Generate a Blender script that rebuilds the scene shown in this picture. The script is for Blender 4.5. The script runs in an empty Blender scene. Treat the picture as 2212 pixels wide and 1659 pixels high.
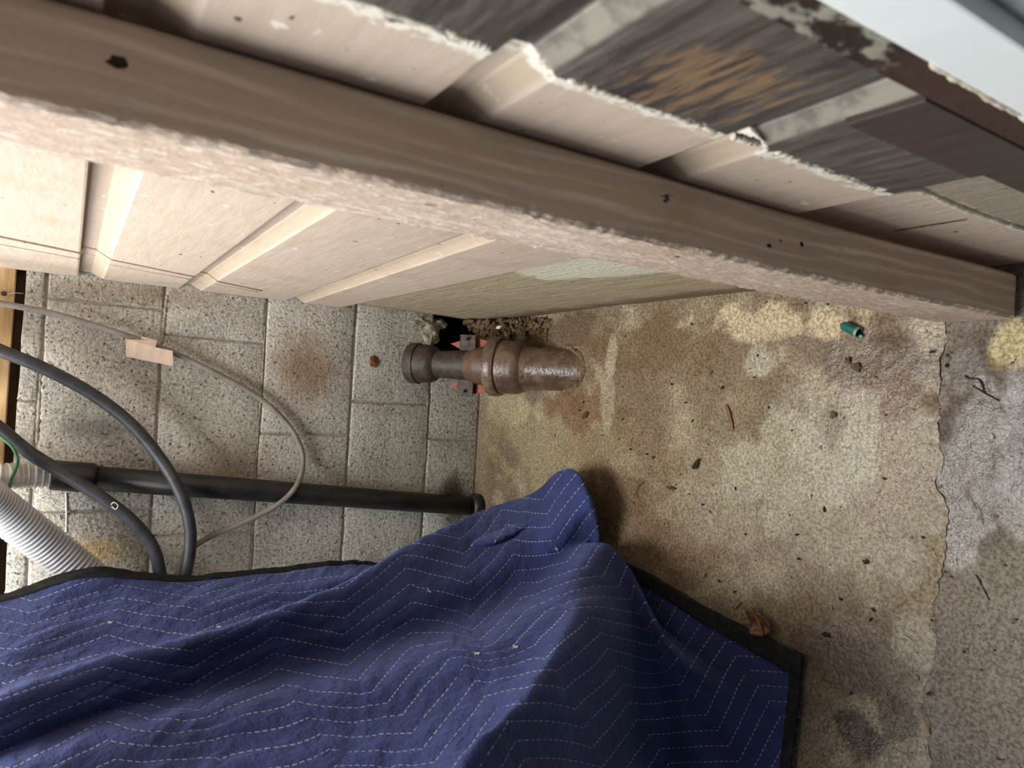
import bpy, bmesh, math, random
import numpy as np
from mathutils import Vector, Matrix

# ---------------------------------------------------------------- camera, world, light, exposure
SC = bpy.context.scene
COL = SC.collection
W_, H_, F_ = 2212, 1659, 1576.818
CAM = np.array([-0.179, -1.630, 0.962])
def _rot(w):
    w = np.array(w); th = np.linalg.norm(w); k = w / th
    K = np.array([[0, -k[2], k[1]], [k[2], 0, -k[0]], [-k[1], k[0], 0]])
    return np.eye(3) + math.sin(th) * K + (1 - math.cos(th)) * K @ K
RC = _rot([0.0018, -0.5761, 0.0595]) @ np.array([[0, 0, -1], [-1, 0, 0], [0, 1, 0]], float)
cd = bpy.data.cameras.new('camera'); cam = bpy.data.objects.new('camera', cd); COL.objects.link(cam)
M = Matrix.Identity(4)
for i in range(3):
    M[i][0] = RC[0][i]; M[i][1] = -RC[1][i]; M[i][2] = -RC[2][i]; M[i][3] = CAM[i]
cam.matrix_world = M
cd.sensor_fit = 'HORIZONTAL'; cd.sensor_width = 36.0; cd.lens = F_ / W_ * 36.0
cd.clip_start = 0.02; cd.clip_end = 50
cd.dof.use_dof = True; cd.dof.focus_distance = 1.45; cd.dof.aperture_fstop = 9.0
SC.camera = cam

SC.view_settings.view_transform = 'Standard'; SC.view_settings.look = 'None'
SC.view_settings.gamma = 1.0; SC.view_settings.use_curve_mapping = False
SC.view_settings.exposure = 0.38

wd = bpy.data.worlds.new('world'); SC.world = wd; wd.use_nodes = True
wd.node_tree.nodes['Background'].inputs[0].default_value = (0.80, 0.90, 1.0, 1)
wd.node_tree.nodes['Background'].inputs[1].default_value = 0.10

def area_light(name, loc, target, sx, sy, power, col):
    l = bpy.data.lights.new(name, 'AREA'); l.shape = 'RECTANGLE'; l.size = sx; l.size_y = sy
    l.energy = power; l.color = col
    o = bpy.data.objects.new(name, l); COL.objects.link(o); o.location = loc
    o.rotation_euler = (Vector(target) - Vector(loc)).to_track_quat('-Z', 'Y').to_euler()
    return o
# tube fitting under the roof, over the covered appliance, and an added side light that brightens siding and post
area_light('ceiling_tube_light', (-0.72, -0.58, 1.98), (-0.30, -0.42, 0.2), 0.75, 1.2, 43.0, (1.0, 0.99, 0.97))
area_light('side_fill_light', (-1.75, -0.80, 1.75), (-0.05, -0.9, 0.75), 0.6, 0.6, 15.0, (0.92, 0.96, 1.0))

def at(u, v, ax, val):
    """point on the plane (axis ax = val) seen at pixel u, v"""
    d = RC.T @ np.array([(u - W_ / 2) / F_, (v - H_ / 2) / F_, 1.0])
    return CAM + d * ((val - CAM[ax]) / d[ax])
def V(u, v, ax, val): return Vector(at(u, v, ax, val))

# ---------------------------------------------------------------- helpers
rng = random.Random(7)
nrng = np.random.RandomState(5)
def S(r, g, b):
    f = lambda c: (c / 255 / 12.92) if c / 255 <= 0.04045 else ((c / 255 + 0.055) / 1.055) ** 2.4
    return (f(r), f(g), f(b), 1.0)

def tag(o, label=None, cat=None, group=None, kind=None):
    if label: o['label'] = label
    if cat: o['category'] = cat
    if group: o['group'] = group
    if kind: o['kind'] = kind
    return o
def link(name, me, mat=None, parent=None, smooth=False):
    o = bpy.data.objects.new(name, me); COL.objects.link(o)
    if mat is not None and len(me.materials) == 0: me.materials.append(mat)
    if parent is not None: o.parent = parent
    if smooth:
        me.polygons.foreach_set('use_smooth', [True] * len(me.polygons))
    return o
def mesh(name, vs, fs):
    me = bpy.data.meshes.new(name); me.from_pydata([tuple(v) for v in vs], [], fs); me.update(); return me
def empty(name, loc=(0, 0, 0)):
    o = bpy.data.objects.new(name, None); COL.objects.link(o); o.location = loc; o.empty_display_size = 0.02; return o
def fix_parent(root):
    """children are built in world coordinates; keep them there under a root that is not at the origin"""
    for c in root.children: c.matrix_parent_inverse = Matrix.Translation(-root.location)

def bm_mesh(name, bm):
    me = bpy.data.meshes.new(name); bm.to_mesh(me); bm.free(); return me
def box_bm(bm, x0, x1, y0, y1, z0, z1, bevel=0.0, jit=0.0, seg=1):
    vs = [bm.verts.new((x + rng.uniform(-jit, jit), y + rng.uniform(-jit, jit), z + rng.uniform(-jit, jit)))
          for x in (x0, x1) for y in (y0, y1) for z in (z0, z1)]
    fs = [(0, 1, 3, 2), (4, 6, 7, 5), (0, 4, 5, 1), (2, 3, 7, 6), (0, 2, 6, 4), (1, 5, 7, 3)]
    faces = [bm.faces.new([vs[i] for i in f]) for f in fs]
    if bevel > 0:
        es = list({e for f in faces for e in f.edges})
        bmesh.ops.bevel(bm, geom=es, offset=bevel, segments=seg, affect='EDGES', profile=0.6)
def box(name, a, mat, parent=None, bevel=0.0, jit=0.0, seg=1):
    bm = bmesh.new(); box_bm(bm, *a, bevel=bevel, jit=jit, seg=seg)
    bmesh.ops.recalc_face_normals(bm, faces=bm.faces)
    return link(name, bm_mesh(name, bm), mat, parent)

def spline(pts, n):
    P = np.array([np.array(p, float) for p in pts]); m = len(P)
    P = np.vstack([2 * P[0] - P[1], P, 2 * P[-1] - P[-2]])
    out = []
    for k in np.linspace(0, m - 1 - 1e-9, n):
        i = int(k); t = k - i; a, b, c, d = P[i], P[i + 1], P[i + 2], P[i + 3]
        out.append(0.5 * (2 * b + (c - a) * t + (2 * a - 5 * b + 4 * c - d) * t * t + (3 * b - a - 3 * c + d) * t ** 3))
    return np.array(out)
def sweep(name, path, radius, mat, parent=None, seg=14, cap=True, smooth=True, flat=1.0):
    path = np.array(path); n = len(path)
    R = np.full(n, radius) if np.isscalar(radius) else np.array(radius)
    tan = np.gradient(path, axis=0); tan /= np.linalg.norm(tan, axis=1)[:, None] + 1e-12
    ref = np.array([0, 0, 1.0]) if abs(tan[0][2]) < 0.9 else np.array([1.0, 0, 0])
    nx = np.cross(tan[0], ref); nx /= np.linalg.norm(nx)
    vs, fs = [], []
    for i in range(n):
        nx = nx - tan[i] * (nx @ tan[i]); nx /= np.linalg.norm(nx); ny = np.cross(tan[i], nx)
        for k in range(seg):
            a = 2 * math.pi * k / seg
            vs.append(path[i] + R[i] * (math.cos(a) * nx + flat * math.sin(a) * ny))
    for i in range(n - 1):
        for k in range(seg):
            k2 = (k + 1) % seg
            fs.append((i * seg + k, i * seg + k2, (i + 1) * seg + k2, (i + 1) * seg + k))
    if cap:
        fs.append(tuple(range(seg))[::-1]); fs.append(tuple((n - 1) * seg + k for k in range(seg)))
    me = mesh(name, vs, fs)
    o = link(name, me, mat, parent, smooth)
    return o
def lathe(name, prof, origin, axis, mat, parent=None, seg=36, smooth_angle=40):
    """prof: (distance along axis, radius)"""
    ax = Vector(axis).normalized(); a = ax.orthogonal().normalized(); b = ax.cross(a)
    o_ = Vector(origin); vs, fs = [], []
    for (d, r) in prof:
        for k in range(seg):
            t = 2 * math.pi * k / seg
            vs.append(o_ + ax * d + (a * math.cos(t) + b * math.sin(t)) * r)
    for i in range(len(prof) - 1):
        for k in range(seg):
            k2 = (k + 1) % seg
            fs.append((i * seg + k, i * seg + k2, (i + 1) * seg + k2, (i + 1) * seg + k))
    me = mesh(name, vs, fs)
    o = link(name, me, mat, parent, True)
    try: me.set_sharp_from_angle(angle=math.radians(smooth_angle))
    except Exception: pass
    return o

# value noise -------------------------------------------------------------
_tab = nrng.rand(256, 256)
def vnoise(x, y, seed=0):
    x = x + seed * 17.3; y = y + seed * 31.7
    xi = np.floor(x).astype(int); yi = np.floor(y).astype(int); fx = x - xi; fy = y - yi
    fx = fx * fx * (3 - 2 * fx); fy = fy * fy * (3 - 2 * fy)
    g = lambda i, j: _tab[i % 256, j % 256]
    return (g(xi, yi) * (1 - fx) + g(xi + 1, yi) * fx) * (1 - fy) + (g(xi, yi + 1) * (1 - fx) + g(xi + 1, yi + 1) * fx) * fy
def fbm(x, y, f, oct=4, seed=0):
    a, s, t = 1.0, 0.0, 0.0
    for o in range(oct):
        s = s + a * vnoise(x * f, y * f, seed + o); t += a; a *= 0.5; f *= 2.03
    return s / t
def sstep(a, b, x):
    t = np.clip((x - a) / (b - a), 0, 1); return t * t * (3 - 2 * t)

# node helper -------------------------------------------------------------
class N:
    def __init__(s, name):
        s.m = bpy.data.materials.new(name); s.m.use_nodes = True; s.t = s.m.node_tree
        s.b = s.t.nodes['Principled BSDF']
    def node(s, ty, **kw):
        n = s.t.nodes.new(ty)
        for k, v in kw.items(): setattr(n, k, v)
        return n
    def put(s, inp, v):
        if isinstance(v, bpy.types.NodeSocket): s.t.links.new(v, inp)
        else: inp.default_value = v
    def pos(s):
        if not hasattr(s, '_p'): s._p = s.node('ShaderNodeTexCoord').outputs['Object']
        return s._p
    def mapping(s, vec, scale, loc=(0, 0, 0), rot=(0, 0, 0)):
        n = s.node('ShaderNodeMapping'); s.put(n.inputs['Vector'], vec)
        n.inputs['Scale'].default_value = scale; n.inputs['Location'].default_value = loc; n.inputs['Rotation'].default_value = rot
        return n.outputs[0]
    def noise(s, scale, detail=4, rough=0.55, vec=None, dist=0.0):
        n = s.node('ShaderNodeTexNoise'); s.put(n.inputs['Vector'], vec if vec is not None else s.pos())
        n.inputs['Scale'].default_value = scale; n.inputs['Detail'].default_value = detail
        n.inputs['Roughness'].default_value = rough; n.inputs['Distortion'].default_value = dist
        return n.outputs['Fac']
    def voro(s, scale, vec=None, feature='F1'):
        n = s.node('ShaderNodeTexVoronoi', feature=feature); s.put(n.inputs['Vector'], vec if vec is not None else s.pos())
        n.inputs['Scale'].default_value = scale; return n.outputs['Distance']
    def math(s, op, a, b=0.0, c=0.0):
        n = s.node('ShaderNodeMath', operation=op); s.put(n.inputs[0], a); s.put(n.inputs[1], b); s.put(n.inputs[2], c); return n.outputs[0]
    def ramp(s, f, a, b, lo=0.0, hi=1.0):
        n = s.node('ShaderNodeMapRange', interpolation_type='SMOOTHSTEP'); s.put(n.inputs[0], f)
        for i, v in enumerate((a, b, lo, hi)): n.inputs[i + 1].default_value = v
        return n.outputs[0]
    def mix(s, f, a, b):
        n = s.node('ShaderNodeMix', data_type='RGBA'); s.put(n.inputs[0], f); s.put(n.inputs[6], a); s.put(n.inputs[7], b); return n.outputs[2]
    def xyz(s, vec=None):
        n = s.node('ShaderNodeSeparateXYZ'); s.put(n.inputs[0], vec if vec is not None else s.pos()); return n.outputs
    def blob(s, c, r, nz=None, amt=0.5, soft=0.5):
        n = s.node('ShaderNodeVectorMath', operation='SUBTRACT'); s.put(n.inputs[0], s.pos()); n.inputs[1].default_value = c
        q = s.node('ShaderNodeVectorMath', operation='DIVIDE'); s.put(q.inputs[0], n.outputs[0]); q.inputs[1].default_value = r
        l = s.node('ShaderNodeVectorMath', operation='LENGTH'); s.put(l.inputs[0], q.outputs[0])
        d = l.outputs['Value']
        if nz is not None: d = s.math('ADD', d, s.math('MULTIPLY', s.math('SUBTRACT', nz, 0.5), amt * 2))
        return s.ramp(d, 1.0 + soft * 0.2, 1.0 - soft, 0, 1)
    def bump(s, h, dist=0.002, strength=1.0, prev=None):
        n = s.node('ShaderNodeBump'); s.put(n.inputs['Height'], h); n.inputs['Distance'].default_value = dist
        n.inputs['Strength'].default_value = strength
        if prev is not None: s.put(n.inputs['Normal'], prev)
        return n.outputs[0]
    def out(s, col, rough=0.8, normal=None, spec=0.4, metal=0.0, coat=None):
        s.put(s.b.inputs['Base Color'], col); s.put(s.b.inputs['Roughness'], rough)
        s.put(s.b.inputs['Specular IOR Level'], spec); s.put(s.b.inputs['Metallic'], metal)
        if normal is not None: s.put(s.b.inputs['Normal'], normal)
        return s.m

# ---------------------------------------------------------------- materials
PINK, PINK2 = S(208, 189, 172), S(190, 165, 150)
def mat_siding():
    n = N('pink_painted_siding'); x, y, z = n.xyz()
    g = n.noise(9, 6, 0.62, n.mapping(n.pos(), (9, 1.2, 9)))          # long grain along the board
    fine = n.noise(160, 4, 0.6, n.mapping(n.pos(), (1, 0.25, 1)))
    dirt = n.noise(7, 5, 0.65)
    col = n.mix(n.ramp(g, 0.35, 0.75), PINK, S(198, 179, 160))
    col = n.mix(n.math('MULTIPLY', n.ramp(dirt, 0.5, 0.72), 0.5), col, S(176, 158, 134))
    spk = n.noise(85, 3, 0.5, n.mapping(n.pos(), (1, 0.7, 1)))
    col = n.mix(n.ramp(spk, 0.70, 0.74), col, S(112, 94, 80))
    chip = n.noise(70, 4, 0.6, n.mapping(n.pos(), (1, 0.8, 0.7), (3, 1, 2)))
    col = n.mix(n.ramp(chip, 0.66, 0.69), col, S(240, 230, 212))
    ed = n.math('ADD', y, n.math('MULTIPLY', n.math('SUBTRACT', n.noise(38, 4, 0.7), 0.5), 0.030))
    bare = n.ramp(ed, -1.299, -1.303)                                  # bare wood where a post once covered the boards
    wg = n.noise(14, 6, 0.65, n.mapping(n.pos(), (8, 1.0, 8)))
    wood = n.mix(n.ramp(wg, 0.35, 0.7), S(70, 64, 60), S(104, 97, 91))
    wood = n.mix(n.ramp(n.noise(11, 4, 0.6, n.mapping(n.pos(), (2.5, 1, 2.5))), 0.55, 0.68), wood, S(58, 52, 56))
    raw = n.blob((0, -1.350, 0.655), (0.06, 0.045, 0.05), n.noise(26, 4, 0.6, n.mapping(n.pos(), (2.5, .7, 2.5))), 1.6, 0.3)
    wood = n.mix(n.math('MULTIPLY', n.math('MULTIPLY', raw, n.ramp(wg, 0.40, 0.58)), 0.75), wood, S(146, 116, 84))
    plum = n.math('MULTIPLY', n.ramp(y, -1.3605, -1.3625), n.ramp(z, 0.575, 0.57))
    wood = n.mix(plum, wood, S(64, 52, 50))
    grey = n.mix(n.ramp(n.noise(60, 3), 0.4, 0.7), S(150, 144, 132), S(116, 110, 102))
    wood = n.mix(n.math('MULTIPLY', n.ramp(x, 0.0012, 0.0030), n.ramp(x, 0.0107, 0.0095)), wood, grey)
    slope = n.math('MULTIPLY', n.ramp(x, 0.0012, 0.0030), n.ramp(x, 0.0107, 0.0095))
    col = n.mix(n.math('MULTIPLY', slope, 0.6), col, S(186, 168, 142))
    torn = n.math('MULTIPLY', n.ramp(ed, -1.288, -1.294), n.ramp(n.noise(90, 4, 0.6), 0.40, 0.5))
    col = n.mix(torn, col, S(236, 230, 216))
    col = n.mix(bare, col, wood)
    h = n.math('ADD', n.math('MULTIPLY', g, 0.85), n.math('MULTIPLY', fine, 0.35))
    h = n.math('ADD', h, n.math('MULTIPLY', n.ramp(spk, 0.70, 0.74), -0.5))
    return n.out(col, n.mix(bare, (0.62,) * 3 + (1,), (0.42,) * 3 + (1,)), n.bump(h, 0.0011, 0.8), 0.35)
def mat_skirt():
    n = N('stained_skirt_board'); x, y, z = n.xyz()
    g = n.noise(10, 6, 0.65, n.mapping(n.pos(), (8, 1.0, 8)))
    d = n.noise(16, 6, 0.7)
    col = n.mix(n.ramp(g, 0.3, 0.75), S(194, 180, 152), S(160, 144, 116))
    col = n.mix(n.ramp(d, 0.48, 0.72), col, S(186, 168, 146))
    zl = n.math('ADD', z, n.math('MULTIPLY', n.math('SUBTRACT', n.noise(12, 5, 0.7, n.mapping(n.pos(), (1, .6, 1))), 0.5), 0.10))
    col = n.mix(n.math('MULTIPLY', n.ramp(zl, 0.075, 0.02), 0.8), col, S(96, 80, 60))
    pale = n.blob((0.01, -0.88, 0.31), (0.05, 0.22, 0.10), d, 0.35, 0.10)
    col = n.mix(pale, col, S(224, 220, 196))
    yl = n.math('ADD', y, n.math('MULTIPLY', n.math('SUBTRACT', d, 0.5), 0.05))
    pinkm = n.ramp(yl, -1.02, -1.03)
    col = n.mix(pinkm, col, PINK)
    greyed = n.math('MULTIPLY', n.ramp(n.math('ADD', y, n.math('MULTIPLY', n.math('SUBTRACT', n.noise(38, 4, 0.7), 0.5), 0.03)), -1.303, -1.307), 1.0)
    col = n.mix(greyed, col, S(158, 148, 130))
    plum = n.ramp(y, -1.361, -1.363)
    col = n.mix(plum, col, S(72, 57, 57))
    spk = n.noise(90, 3, 0.6)
    col = n.mix(n.ramp(spk, 0.66, 0.72), col, S(70, 58, 46))
    h = n.math('ADD', n.math('MULTIPLY', g, 0.8), n.math('MULTIPLY', n.noise(140, 4, 0.6), 0.6))
    return n.out(col, 0.72, n.bump(h, 0.003, 0.9), 0.3)
def mat_post():
    n = N('rough_painted_post'); p = n.pos()
    st = n.mapping(p, (26, 26, 1.4))
    g = n.noise(3.2, 6, 0.68, st, 0.4)
    x, y, z = n.xyz()
    wav = n.node('ShaderNodeTexWave', wave_type='BANDS', bands_direction='X'); n.put(wav.inputs['Vector'], n.mapping(p, (1, 1, 0.14)))
    wav.inputs['Scale'].default_value = 23; wav.inputs['Distortion'].default_value = 9; wav.inputs['Detail'].default_value = 3; wav.inputs['Detail Scale'].default_value = 1.2
    gr = n.math('ADD', n.math('MULTIPLY', g, 0.6), n.math('MULTIPLY', wav.outputs['Fac'], 0.22))
    col = n.mix(n.ramp(gr, 0.38, 0.68), S(200, 178, 160), S(234, 218, 202))
    rough = n.noise(130, 5, 0.7, n.mapping(p, (1, 1, 0.35)))
    wn = n.noise(6, 5, 0.65)
    col = n.mix(n.math('MULTIPLY', n.ramp(wn, 0.56, 0.68), 0.4), col, S(176, 146, 112))
    spk = n.noise(70, 3, 0.55, n.mapping(p, (1, 1, 0.5)))
    fl = n.noise(210, 4, 0.7, n.mapping(p, (1, 1, 0.4), (5, 1, 3)))
    saw = n.ramp(x, -0.050, -0.054)                                    # the sawn outer face is fuzzy and flecked
    col = n.mix(n.math('MULTIPLY', n.math('MULTIPLY', n.ramp(fl, 0.46, 0.36), saw), 0.4), col, S(176, 156, 136))
    col = n.mix(n.math('MULTIPLY', n.math('MULTIPLY', n.ramp(fl, 0.54, 0.62), saw), 0.7), col, S(240, 228, 212))
    col = n.mix(n.ramp(spk, 0.70, 0.735), col, S(96, 78, 66))
    rough = n.math('ADD', n.math('MULTIPLY', rough, 0.7), n.math('MULTIPLY', fl, n.math('MULTIPLY', saw, 1.1)))
    h = n.math('ADD', n.math('MULTIPLY', gr, 0.55), n.math('MULTIPLY', rough, 0.8))
    h = n.math('SUBTRACT', h, n.ramp(spk, 0.71, 0.75))
    return n.out(col, 0.75, n.bump(h, 0.0028, 0.9), 0.25)
def mat_block():
    n = N('concrete_block'); p = n.pos(); d = n.noise(9, 5, 0.65)
    inf = n.node('ShaderNodeObjectInfo').outputs['Random']
    col = n.mix(n.ramp(d, 0.35, 0.7), S(192, 188, 176), S(160, 154, 142))
    col = n.mix(n.math('MULTIPLY', inf, 0.35), col, S(204, 200, 190))
    agg = n.noise(170, 3, 0.7)
    col = n.mix(n.math('MULTIPLY', n.ramp(agg, 0.50, 0.64), 0.7), col, S(226, 222, 210))
    col = n.mix(n.math('MULTIPLY', n.ramp(agg, 0.46, 0.36), 0.6), col, S(108, 102, 92))
    pit = n.noise(115, 3, 0.6, n.mapping(p, (1, 1, 1), (4, 2, 7)))
    pitm = n.ramp(pit, 0.61, 0.69)
    col = n.mix(n.math('MULTIPLY', pitm, 0.6), col, S(92, 86, 76))
    d2 = n.noise(22, 5, 0.7)
    for c, r, cc, a in (((-0.145, 0, 0.455), (0.10, 0.2, 0.095), S(138, 108, 78), 0.75),
                        ((-0.53, 0, 0.87), (0.035, 0.2, 0.09), S(198, 168, 112), 0.8),
                        ((-0.47, 0, 0.05), (0.09, 0.2, 0.05), S(70, 60, 48), 0.8),
                        ((-0.43, 0, 0.07), (0.06, 0.2, 0.04), S(74, 62, 48), 0.7),
                        ((-0.02, 0, 0.80), (0.03, 0.2, 0.20), S(140, 118, 92), 0.6),
                        ((-0.29, 0, 0.86), (0.03, 0.2, 0.10), S(116, 112, 104), 0.55),
                        ((-0.36, 0, 0.60), (0.06, 0.2, 0.10), S(140, 120, 96), 0.5)):
        col = n.mix(n.math('MULTIPLY', n.blob(c, r, d2, 0.6, 0.8), a), col, cc)
    h = n.math('ADD', n.math('MULTIPLY', agg, 0.5), n.math('MULTIPLY', n.noise(60, 4, 0.6), 0.6))
    h = n.math('SUBTRACT', h, n.math('MULTIPLY', pitm, 1.3))
    return n.out(col, 0.92, n.bump(h, 0.0045, 1.0), 0.15)
def mat_simple(name, c1, c2, sc=40, rough=0.7, bump=0.001, spec=0.4, metal=0.0, stretch=(1, 1, 1), detail=5, lo=0.35, hi=0.7):
    n = N(name); f = n.noise(sc, detail, 0.6, n.mapping(n.pos(), stretch))
    return n.out(n.mix(n.ramp(f, lo, hi), c1, c2), rough, n.bump(f, bump, 1.0) if bump else None, spec, metal)
def mat_floor(name, wet):
    n = N(name)
    a = n.node('ShaderNodeAttribute', attribute_name='stain').outputs
    w = n.node('ShaderNodeAttribute', attribute_name='wet').outputs['Fac']
    sp = n.noise(210, 5, 0.75); sp2 = n.noise(330, 2, 0.6); pit = n.noise(85, 3, 0.55, n.mapping(n.pos(), (1, 1, 1), (2, 5, 0)))
    mult = n.node('ShaderNodeMix', data_type='RGBA', blend_type='MULTIPLY'); mult.inputs[0].default_value = 1.0
    n.put(mult.inputs[6], a['Color']); n.put(mult.inputs[7], n.mix(n.ramp(sp, 0.36, 0.64), (0.52, 0.49, 0.44, 1), (1.36, 1.35, 1.32, 1)))
    col = n.mix(n.ramp(pit, 0.69, 0.73), mult.outputs[2], S(58, 50, 40))
    h = n.math('ADD', n.math('MULTIPLY', n.noise(150, 4, 0.65), 1.1), n.math('MULTIPLY', sp2, 0.35))
    h = n.math('ADD', h, n.math('MULTIPLY', n.ramp(pit, 0.69, 0.73), -0.8))
    rough = n.math('ADD', n.math('MULTIPLY', w, -0.68), 0.80)
    return n.out(col, rough, n.bump(h, 0.0019 if wet else 0.0013, 1.0), n.math('ADD', n.math('MULTIPLY', w, 0.60), 0.15))
def mat_blanket():
    n = N('quilted_blue_cloth')
    uv = n.node('ShaderNodeUVMap', uv_map='quilt').outputs[0]
    s, t, _ = n.xyz(uv)
    tri = n.math('PINGPONG', s, 1.0)
    q = n.math('ADD', t, n.math('MULTIPLY', tri, 2.0))
    fr = n.math('ABSOLUTE', n.math('SUBTRACT', n.math('FRACT', q), 0.5))      # 0 at the seam
    sides = n.noise(5, 3, 0.6)
    line = n.ramp(fr, 0.040, 0.020)
    dash = n.ramp(n.math('FRACT', n.math('MULTIPLY', s, 13.0)), 0.32, 0.40)
    worn = n.ramp(n.noise(26, 3, 0.6), 0.30, 0.42)
    fuzz = n.noise(420, 3, 0.7); cl = n.noise(9, 5, 0.6)
    col = n.mix(n.ramp(cl, 0.35, 0.7), S(40, 48, 90), S(52, 62, 112))
    col = n.mix(n.math('MULTIPLY', fuzz, 0.18), col, S(96, 106, 150))
    col = n.mix(n.math('MULTIPLY', n.ramp(fr, 0.12, 0.0), 0.35), col, S(42, 49, 88))
    th = n.math('MULTIPLY', n.math('MULTIPLY', line, dash), worn)
    col = n.mix(n.math('MULTIPLY', th, 0.85), col, S(168, 172, 190))
    wr = n.noise(34, 4, 0.65, n.mapping(n.pos(), (1, 1, 1)), 1.2); wr2 = n.noise(1.0, 4, 0.65, n.mapping(uv, (7, 1.3, 1)), 0.6)
    h = n.math('ADD', n.math('MULTIPLY', wr, 1.0), n.math('MULTIPLY', wr2, 0.9))
    h = n.math('ADD', h, n.math('MULTIPLY', th, 0.10))
    n.b.inputs['Sheen Weight'].default_value = 0.35; n.b.inputs['Sheen Roughness'].default_value = 0.45
    n.b.inputs['Sheen Tint'].default_value = S(150, 165, 225)
    return n.out(col, 0.88, n.bump(h, 0.006, 0.75), 0.15)
def mat_iron():
    n = N('rusty_cast_iron'); d = n.noise(26, 5, 0.65); f = n.noise(150, 4, 0.6)
    col = n.mix(n.ramp(d, 0.35, 0.7), S(82, 64, 52), S(112, 90, 70))
    col = n.mix(n.ramp(n.noise(14, 4, 0.7), 0.52, 0.64), col, S(122, 104, 78))
    col = n.mix(n.math('MULTIPLY', n.ramp(f, 0.6, 0.72), 0.7), col, S(48, 38, 32))
    wet = n.ramp(d, 0.45, 0.65, 0.22, 0.55)
    return n.out(col, wet, n.bump(n.math('ADD', f, n.math('MULTIPLY', d, 1.6)), 0.0011, 0.8), 0.6)

MS, MK, MP, MB = mat_siding(), mat_skirt(), mat_post(), mat_block()
MORTAR = mat_simple('mortar', S(166, 162, 152), S(190, 186, 174), 70, 0.95, 0.004, 0.1)
MFLOOR, MAPRON = mat_floor('worn_wet_slab', True), mat_floor('grey_apron', False)
MIRON = mat_iron()
MIRON2 = mat_simple('dark_iron', S(52, 44, 38), S(76, 64, 52), 60, 0.55, 0.002, 0.45)
MBLACKPIPE = mat_simple('black_plastic', S(30, 30, 32), S(46, 45, 44), 30, 0.42, 0.0005, 0.45)
MBLACKCABLE = mat_simple('black_rubber', S(48, 50, 55), S(66, 68, 74), 45, 0.5, 0.0004, 0.5)
MGREYCABLE = mat_simple('grey_jacket', S(150, 144, 136), S(120, 112, 104), 24, 0.55, 0.0004, 0.4)
MCOND = mat_simple('grey_conduit', S(178, 180, 184), S(160, 162, 166), 30, 0.32, 0.0, 0.5)
MGREENW = mat_simple('green_jacket', S(66, 122, 92), S(88, 146, 112), 60, 0.5, 0.0003)
MTAPE = mat_simple('masking_tape', S(222, 200, 178), S(208, 184, 160), 20, 0.8, 0.0004, 0.2, 0, (1, 1, 6))
MORANGE = mat_simple('orange_rubber', S(150, 66, 34), S(122, 50, 26), 50, 0.5, 0.0006)
MSTEEL = mat_simple('dull_steel', S(82, 72, 64), S(50, 43, 38), 70, 0.6, 0.001, 0.4, 0.3)
MRUST = mat_simple('reducer_rust', S(108, 80, 62), S(84, 64, 54), 40, 0.5, 0.0015, 0.45)
MRAW = mat_simple('raw_pine', S(200, 170, 124), S(168, 136, 94), 10, 0.75, 0.001, 0.25, 0, (1, 6, 6))
MDARKWOOD = mat_simple('dark_old_wood', S(74, 54, 38), S(50, 38, 28), 14, 0.8, 0.001, 0.2, 0, (1, 6, 6))
MVOID = mat_simple('dark_soil', S(20, 17, 14), S(34, 28, 22), 60, 0.95, 0.004, 0.1)
MDIRT = mat_simple('loose_dirt', S(120, 100, 76), S(78, 64, 48), 90, 0.95, 0.003, 0.15)
MBIND = mat_simple('black_binding', S(30, 30, 32), S(46, 46, 46), 60, 0.85, 0.0012, 0.2)
MWHITE = mat_simple('white_gloss_paint', S(236, 240, 240), S(224, 230, 230), 9, 0.45, 0.0006, 0.4)
MGREY = mat_simple('grey_stucco', S(170, 174, 172), S(138, 142, 140), 60, 0.9, 0.004, 0.1)
MCAULK = mat_simple('flaking_white_caulk', S(226, 220, 204), S(196, 184, 160), 120, 0.7, 0.002, 0.3)
def mat_jamb():
    n = N('brown_jamb'); x, y, z = n.xyz()
    d = n.noise(70, 4, 0.6, n.mapping(n.pos(), (1, 1, 0.6)))
    c = n.mix(n.ramp(n.noise(12, 4), .35, .7), S(70, 52, 44), S(54, 40, 34))
    lich = n.math('MULTIPLY', n.ramp(d, 0.50, 0.60), n.ramp(z, 0.60, 0.63))
    c = n.mix(n.math('MULTIPLY', lich, 0.8), c, S(150, 148, 134))
    c = n.mix(n.math('MULTIPLY', n.ramp(z, 0.60, 0.63), 0.6), c, n.mix(n.ramp(d, .48, .6), S(34, 30, 28), S(150, 148, 134)))
    return n.out(c, 0.6, n.bump(d, 0.003, 0.8), 0.3)
MJAMB = mat_jamb()
MLEAF = mat_simple('brown_leaf', S(146, 96, 60), S(92, 64, 54), 70, 0.25, 0.002, 0.6, 0, (1, 1, 1), 5, .42, .58)
MSTRAW = mat_simple('straw', S(128, 94, 60), S(98, 70, 46), 80, 0.7, 0.0005)
MBLACKBIT = mat_simple('black_bits', S(40, 34, 28), S(58, 48, 40), 90, 0.8, 0.001, 0.2)
MBROWNBIT = mat_simple('brown_bits', S(88, 66, 46), S(64, 48, 36), 90, 0.8, 0.001, 0.2)
MTWIG = mat_simple('dark_twig', S(58, 44, 34), S(38, 30, 26), 90, 0.8, 0.001, 0.2)
MSTONE = mat_simple('brown_grit', S(104, 84, 66), S(78, 64, 52), 90, 0.8, 0.002, 0.2)
MTEAL = mat_simple('teal_plastic', S(26, 92, 86), S(34, 106, 98), 40, 0.28, 0.0002, 0.5)
MPLUM = mat_simple('plum_stained_wood', S(66, 54, 52), S(52, 43, 43), 16, 0.4, 0.0012, 0.4, 0, (6, 1, 6))
MCRUMB = mat_simple('crumbled_mortar', S(176, 168, 150), S(120, 112, 98), 60, 0.95, 0.006, 0.1)
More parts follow.
